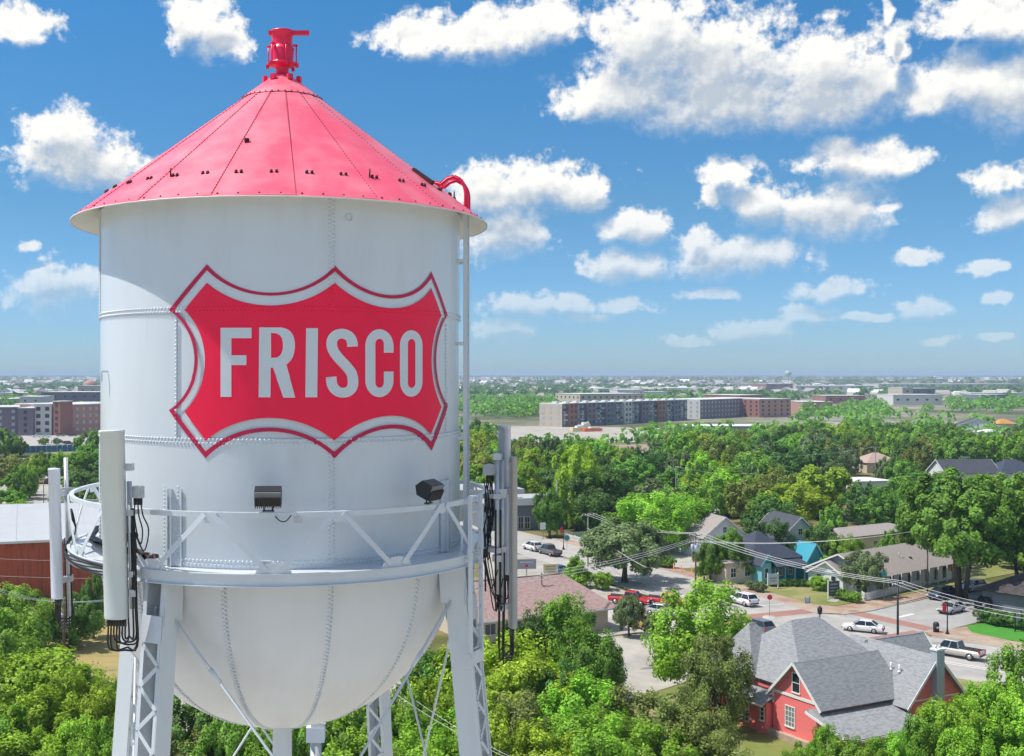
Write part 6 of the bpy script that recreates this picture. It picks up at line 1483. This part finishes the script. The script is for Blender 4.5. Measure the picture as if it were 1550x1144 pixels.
T4 = util_pole('slim utility pole by the parked navy car, grey transformer on top', 1404, 903, pole_h(1404, 903, 800), 'pole_wood', 1, 36, 2, .11)
T5 = util_pole('utility pole with bright hardware before the brown shop roof', 820, 948, pole_h(820, 948, 866), 'pole_wood', 1, 25, 0, .12, 1.6)
T6 = util_pole('dark utility pole by the conical bush at the street', 890, 857, pole_h(890, 857, 776), 'pole_grey', 1, 25, 0, .13)
T7 = util_pole('weathered leaning utility pole below the slim antenna', 97, 1015, pole_h(97, 1015, 905), 'pole_wood', 1, 20, 2, .19)
T8 = util_pole('far utility pole standing in the canopy', 1023, 780, pole_h(1023, 780, 705), 'pole_grey', 1, 0, 0, .14)
T9 = util_pole('far utility pole beside the house with dark slate roof', 1462, 735, pole_h(1462, 735, 690), 'pole_grey', 1, 0, 0, .14)
T10 = util_pole('far utility pole near the flat white outbuilding', 1325, 740, pole_h(1325, 740, 675), 'pole_grey', 1, 0, 0, .14)
b = MB(); p = T5 + Vector((0, 0, -2.4)); b.box(p + Vector((-.35, -.2, 0)), (.5, .3, .7)); b.box(p + Vector((.35, -.2, .1)), (.4, .3, .5)); tag(b.build('pole_meter', MATS['transformer']), 'bright metal hardware boxes on the pole before the brown roof', 'meter box')
def wire(label, p, q, sag=.8, r=.028, off=(0, 0, 0), m='wire', group='overhead wires'):
    p = Vector(p) + Vector(off); q = Vector(q) + Vector(off); b = MB(); n = 16
    b.tube([p.lerp(q, i / n) - Vector((0, 0, sag * 4 * (i / n) * (1 - i / n))) for i in range(n + 1)], r, 5); return tag(b.build('overhead_wire', MATS[m]), label, 'wire', group)
e25 = Vector((math.cos(R_(25)), math.sin(R_(25)), 0)); e36v = Vector((math.cos(R_(36)), math.sin(R_(36)), 0))
FARR = AT(1640, 938, 118.0)
for k in (-.46, .0, .46):
    wire('pale wire strung from the transformer poles to the black pole', T1 + e25 * 2.4 * k, T3 + e36v * 2.4 * k, 1.0, .030)
    wire('pale wire strung from the black pole past the lawn', T3 + e36v * 2.4 * k, FARR + Vector((2 * k, 0, .9 * k)), .8, .028)
    wire('pale wire strung over the lot to the transformer poles', AT(700, 884 + 18 * k, 120.0), T1 + e25 * 2.4 * k + Vector((0, 0, -.8)), 1.0, .028)
    wire('faint wire strung along the street toward the far crossing', T6 + e25 * 2.0 * k, T1 + e25 * 2.4 * k, .9, .026)
    wire('faint wire crossing before the shade trees toward the slim pole', T1 + e25 * 2.4 * k + Vector((0, 0, -1.2)), T4 + e36v * 1.5 * k, 1.0, .026)
wire('thick pale cable running from the street pole down over the lot', T6 + Vector((0, 0, -2.5)), AT(978, 858, 152), .4, .04)
for k in (-.4, .1, .5): wire('thin wire crossing before the red shed', AT(-60, 872 + 14 * k, 110), T7 + Vector((.6 * k, 0, -.4)), .5, .02); wire('thin wire leading from the leaning pole behind the wide antenna', T7 + Vector((.6 * k, 0, -.4)), AT(330, 882 + 10 * k, 122), .5, .02)
for k, yy in enumerate((842, 868)): wire('thin wire across the red shed wall', AT(-60, yy, 140), AT(330, yy + 4, 150), .4, .018)
wire('thin wire in the canopy between far poles', T8, AT(1150, 715, 260), .8, .03); wire('thin wire along the canopy to the far pole', AT(1120, 690, 300), T10, 1.0, .03)
for k in (0, 1): wire('service wire slanting below the tower toward the near thicket', AT(600 + 30 * k, 1050 + 10 * k, 70), AT(800 + 30 * k, 1160 + 10 * k, 62), .3, .012)
def lamp_post(label, x, y, h, banner=None, head=True):
    g = G(x, y); root = empty('street_lamp', g, 0, label, 'street lamp'); b = MB(); b.lathe([(.28, 0), (.28, .12), (.16, .35), (.10, .6), (.075, 1.0), (.06, h)], 12); b.build('post', MATS['pole_black'], root)
    if head:
        b = MB(); b.lathe([(.06, h), (.20, h + .1), (.30, h + .55), (.26, h + .85), (.10, h + 1.0), (0, h + 1.1)], 12); b.build('lantern', MATS['bin_black'], root)
    if banner:
        b = MB(); b.box((-.36, 0, h - .85), (.48, .05, 1.15)); b.build('banner', MATS[banner], root); b = MB(); b.bar((0, 0, h - .22), (-.75, 0, h - .22), .04, .04); b.build('banner_arm', MATS['pole_black'], root)
    return root
lamp_post('black street lamp with red banner at the corner lawn', 1434, 960, 4.2, 'sign_red', False)
lamp_post('black street lamp rising behind the coral house', 1241, 980, 3.9)
lamp_post('black street lamp with red banner by the white railing', 853, 831, 4.4, 'sign_red', False)
g = G(1417, 957); root = empty('litter_bin', g, 0, 'black litter bin with a white notice at the corner pavement', 'litter bin')
b = MB(); b.lathe([(0, .12), (.34, .12), (.36, 1.05), (.30, 1.1)], 16); b.build('bin', MATS['bin_black'], root); b = MB(); b.lathe([(.37, 1.05), (.37, 1.12), (.22, 1.35), (.16, 1.35), (0, 1.30)], 16); b.build('lid', MATS['bin_black'], root); b = MB(); b.box((.05, -.35, .72), (.3, .02, .22)); b.build('notice', MATS['white_trim'], root)
def board_sign(label, x, y, w, h, z0, m, legs=2, rot=20, frame=None, extra=None, cat='sign'):
    g = G(x, y); root = empty('sign_board', g, R_(rot), label, cat); b = MB(); b.box((0, 0, z0 + h / 2), (w, .10, h)); bd = b.build('board', MATS[m], root)
    for k in ((-.5, .5) if legs == 2 else (0,)):
        b = MB(); b.box((k * (w + .16), 0, (z0 + h + .15) / 2), (.13, .13, z0 + h + .15) if legs == 2 else (.12, .12, z0)); 
        if legs == 1: b = MB(); b.box((0, 0, z0 / 2), (.12, .12, z0))
        b.build('post', MATS[frame or 'white_trim'], root)
    if extra:
        for (dx, dz, ww, hh, mm) in extra: b = MB(); b.box((dx * w, -.06, z0 + h * (.5 + dz)), (ww * w, .02, hh * h)); b.build('panel', MATS[mm], bd)
    return root
board_sign('dark lettered shop board on white posts in the corner lawn', 1262, 906, 1.8, 2.1, .5, 'sign_dark', 2, 20, None, [(0, .28, .7, .12, 'sign_grey'), (0, .05, .8, .10, 'sign_grey'), (0, -.16, .7, .10, 'sign_grey'), (0, -.34, .5, .07, 'sign_grey')])
board_sign('pale blue shop board on white posts before the teal cottage', 1170, 891, 1.7, 1.6, .7, 'transformer', 2, 20, None, [(0, .1, .7, .12, 'sign_grey'), (0, -.15, .6, .1, 'sign_grey')])
board_sign('grey billboard with small red mark on a single post', 797, 884, 3.0, 1.5, 2.4, 'sign_grey', 1, 8, 'pole_grey', [(0, -.16, .14, .26, 'sign_red'), (0, .2, .7, .1, 'transformer')])
board_sign('yellow lettered board sign beside the blue car', 833, 873, 2.1, 1.5, .6, 'sign_yellow', 2, 8, None, [(0, .25, .8, .14, 'sign_grey'), (0, -.02, .8, .12, 'sign_grey'), (0, -.28, .7, .12, 'sign_grey')])
board_sign('small grey sign beside the slate corner store', 822, 815, 1.0, 1.3, 1.9, 'white_wall', 1, 8, 'pole_grey')
board_sign('low grey sign in the lawn bed', 1541, 955, 1.4, 1.0, 1.3, 'sign_grey', 2, 36, 'pole_black')
board_sign('little blue pavement board at the kerb', 1222, 913, .8, .8, .1, 'transformer', 2, 30, 'sign_grey')
def road_sign(label, x, y, h, m, shape='oct', r=.36, base=False):
    g = G(x, y); root = empty('road_sign', g, 0, label, 'road sign'); b = MB(); b.tube([(0, 0, 0), (0, 0, h)], .035, 8); b.build('post', MATS['pole_grey'], root)
    b = MB()
    if shape == 'oct': b.lathe([(0, -.02), (r, -.02), (r, .02), (0, .02)], 8, smooth=False); b.xf(Matrix.Translation((0, -.05, h - r * .8)) @ Matrix.Rotation(R_(90), 4, 'X') @ Matrix.Rotation(R_(22.5), 4, 'Z'))
    else: b.box((0, -.05, h - .3), (r * 2.4, .04, r))
    b.build('plate', MATS[m], root)
    if base: b = MB(); b.lathe([(0, .16), (.75, .15), (.95, .02)], 16); b.build('island', MATS['kerb_stone'], root)
road_sign('red stop sign on a slim post standing in the road on its island', 1165, 934, 3.0, 'sign_red', base=True)
road_sign('round green street sign by the railing of the far crossing', 858, 831, 2.6, 'sign_green', 'oct', .55)
road_sign('green street name sign near the black pole', 1338, 912, 4.4, 'sign_green', 'oct', .42)
for (x, y) in ((1020, 862), (1031, 866), (1047, 868)):
    g = G(x, y); o = empty('traffic_post', g, 0, 'slim orange traffic post on the paved lot', 'traffic cone', 'orange traffic posts'); b = MB(); b.lathe([(.22, 0), (.22, .06), (.09, .08), (.075, 1.15), (0, 1.18)], 12); b.build('post', MATS['cone_orange'], o); b = MB(); b.lathe([(.088, .75), (.086, .92)], 12); b.build('band', MATS['white_trim'], o)
# traffic signal mast at the far crossing
g = G(843, 808); root = empty('signal_mast', g, 0, 'tall grey signal mast with green sign at the far crossing', 'traffic signal'); b = MB(); b.tube([(0, 0, 0), (0, 0, 11)], .14, 10); b.build('mast', MATS['pole_grey'], root); b = MB(); b.tube([(0, 0, 6.2), (-4.0, 0, 7.4), (-5.4, 1, 7.5)], .08, 8); b.build('arm', MATS['transformer'], root); b = MB(); b.box((-.8, -.15, 8.2), (1.5, .06, .8)); b.build('name_plate', MATS['sign_green'], root)
for k in range(2): b = MB(); b.box((-2.4 - 1.6 * k, -.1, 6.8 + .4 * k), (.35, .3, 1.0)); b.build('signal_head', MATS['bin_black'], root)
# white picket fence by the taupe house, white railing at the far lawn
def fence(label, p, q, h, step, m='white_trim', name='picket_fence', post_every=14):
    p = Vector((p[0], p[1], 0)); q = Vector((q[0], q[1], 0)); d = q - p; L_ = d.length; root = empty(name, p, math.atan2(d.y, d.x), label, 'fence')
    n = int(L_ / step); b0 = MB(); b0.box((0, 0, h / 2 + .08), (step * .55, .03, h)); me = b0.mesh('picket'); me.materials.append(MATS[m])
    for i in range(n + 1):
        if i % post_every == 0: b = MB(); b.box((i * step, .04, h / 2 + .12), (.12, .12, h + .2)); b.build('post', MATS[m], root)
        else: place('picket', me, root, (i * step, 0, 0))
    for z in (.3, h - .12): b = MB(); b.box((L_ / 2, .035, z), (L_, .035, .09)); b.build('rail', MATS[m], root)
fence('white picket fence round the porch of the taupe roofed house', G(1309, 910), G(1400, 887), 1.15, .22)
fence('white picket return at the corner of the taupe house garden', G(1309, 910), G(1290, 893), 1.15, .22)
fence('white railing round the bright verge at the far crossing', (34.6, 220), (38.6, 208.8), 1.1, .3, name='verge_railing')
fence('white railing set back along the far crossing verge', (34.6, 220.2), (45.5, 225.6), 1.1, .4, name='verge_railing')
fence('long blue site hoarding beyond the car park trees', G(66, 683), G(118, 681.5), 2.6, 2.5, 'teal_wall' if False else 'hoarding_blue', 'site_hoarding') if 'hoarding_blue' in MATS else None
mat('hoarding_blue', (.02, .13, .28), .6)
P0_, P1_ = G(38, 684.5), G(118, 682); d = P1_ - P0_; root = empty('site_hoarding', P0_, math.atan2(d.y, d.x), 'long blue site hoarding beyond the car park trees', 'hoarding'); n = 10
for i in range(n): b = MB(); b.box((d.length * (i + .5) / n, 0, 1.4), (d.length / n - .12, .12, 2.8)); b.build('panel', MATS['hoarding_blue'], root)
# car park lamp on the left
g = G(66, 765); root = empty('car_park_lamp', g, 0, 'thin lamp pole standing in the far car park', 'street lamp'); b = MB(); b.tube([(0, 0, 0), (0, 0, 7.5)], .11, 8); b.build('post', MATS['pole_grey'], root); b = MB(); b.box((0, -.3, 7.55), (.35, .8, .16)); b.build('lamp_head', MATS['pole_grey'], root)
# cabin under the tank with a lidded post (seen below the bowl)
p = AT(478, 1108, 26.0); root = empty('camera_post', Vector((p.x, p.y, 0)), 0, 'grey post with boxed fitting under the tank bowl', 'post'); b = MB(); b.tube([(0, 0, 0), (0, 0, p.z - .1)], .13, 12); b.build('post', MATS['galvanised'], root); b = MB(); b.box((0, 0, p.z), (.42, .42, .34)); b.build('box', MATS['antenna_light'], root); b = MB(); b.box((.05, -.05, p.z + .22), (.3, .3, .12)); b.build('lid', MATS['white_paint'], root)
# construction yard clutter before the apartments
for i, (x, y, w, h, m, lab) in enumerate(((875, 652, 9, 3.2, 'sign_yellow', 'yellow excavator cab at the building site'), (884, 650, 7, 4.5, 'transformer', 'blue site cabin at the building site'), (896, 652, 12, 2.6, 'cone_orange', 'orange material stack at the building site'))):
    g = G(x, y); root = empty('site_machine' if i == 0 else 'site_cabin' if i == 1 else 'material_stack', g, .4, lab, ('machine', 'cabin', 'stack')[i]); b = MB(); b.box((0, 0, h * .4), (w, 3.2, h * .6)); b.build('body', MATS[m], root); b = MB(); b.box((w * .1, 0, h * .85), (w * .5, 2.6, h * .3)); b.build('upper', MATS['white_trim'], root)
    if i == 0: b = MB(); b.bar((2, 0, 2.6), (7, 0, 5.5), .5, .5); b.bar((7, 0, 5.5), (9, 0, 1.5), .4, .4); b.build('boom', MATS[m], root)
# ================================================================== air
m = bpy.data.materials.new('haze_air'); m.use_nodes = True; nt = m.node_tree; nt.nodes.clear()
o_ = nt.nodes.new('ShaderNodeOutputMaterial'); pv = nt.nodes.new('ShaderNodeVolumePrincipled'); nt.links.new(pv.outputs[0], o_.inputs['Volume'])
pv.inputs['Color'].default_value = (.62, .80, 1.0, 1); pv.inputs['Density'].default_value = 1.4e-4; pv.inputs['Anisotropy'].default_value = .0
b = MB(); b.box((0, 18000, 25), (90400, 54400, 52)); hz = b.build('haze', m); tag(hz, 'thin pale blue haze lying over the plain', 'haze', kind='stuff')
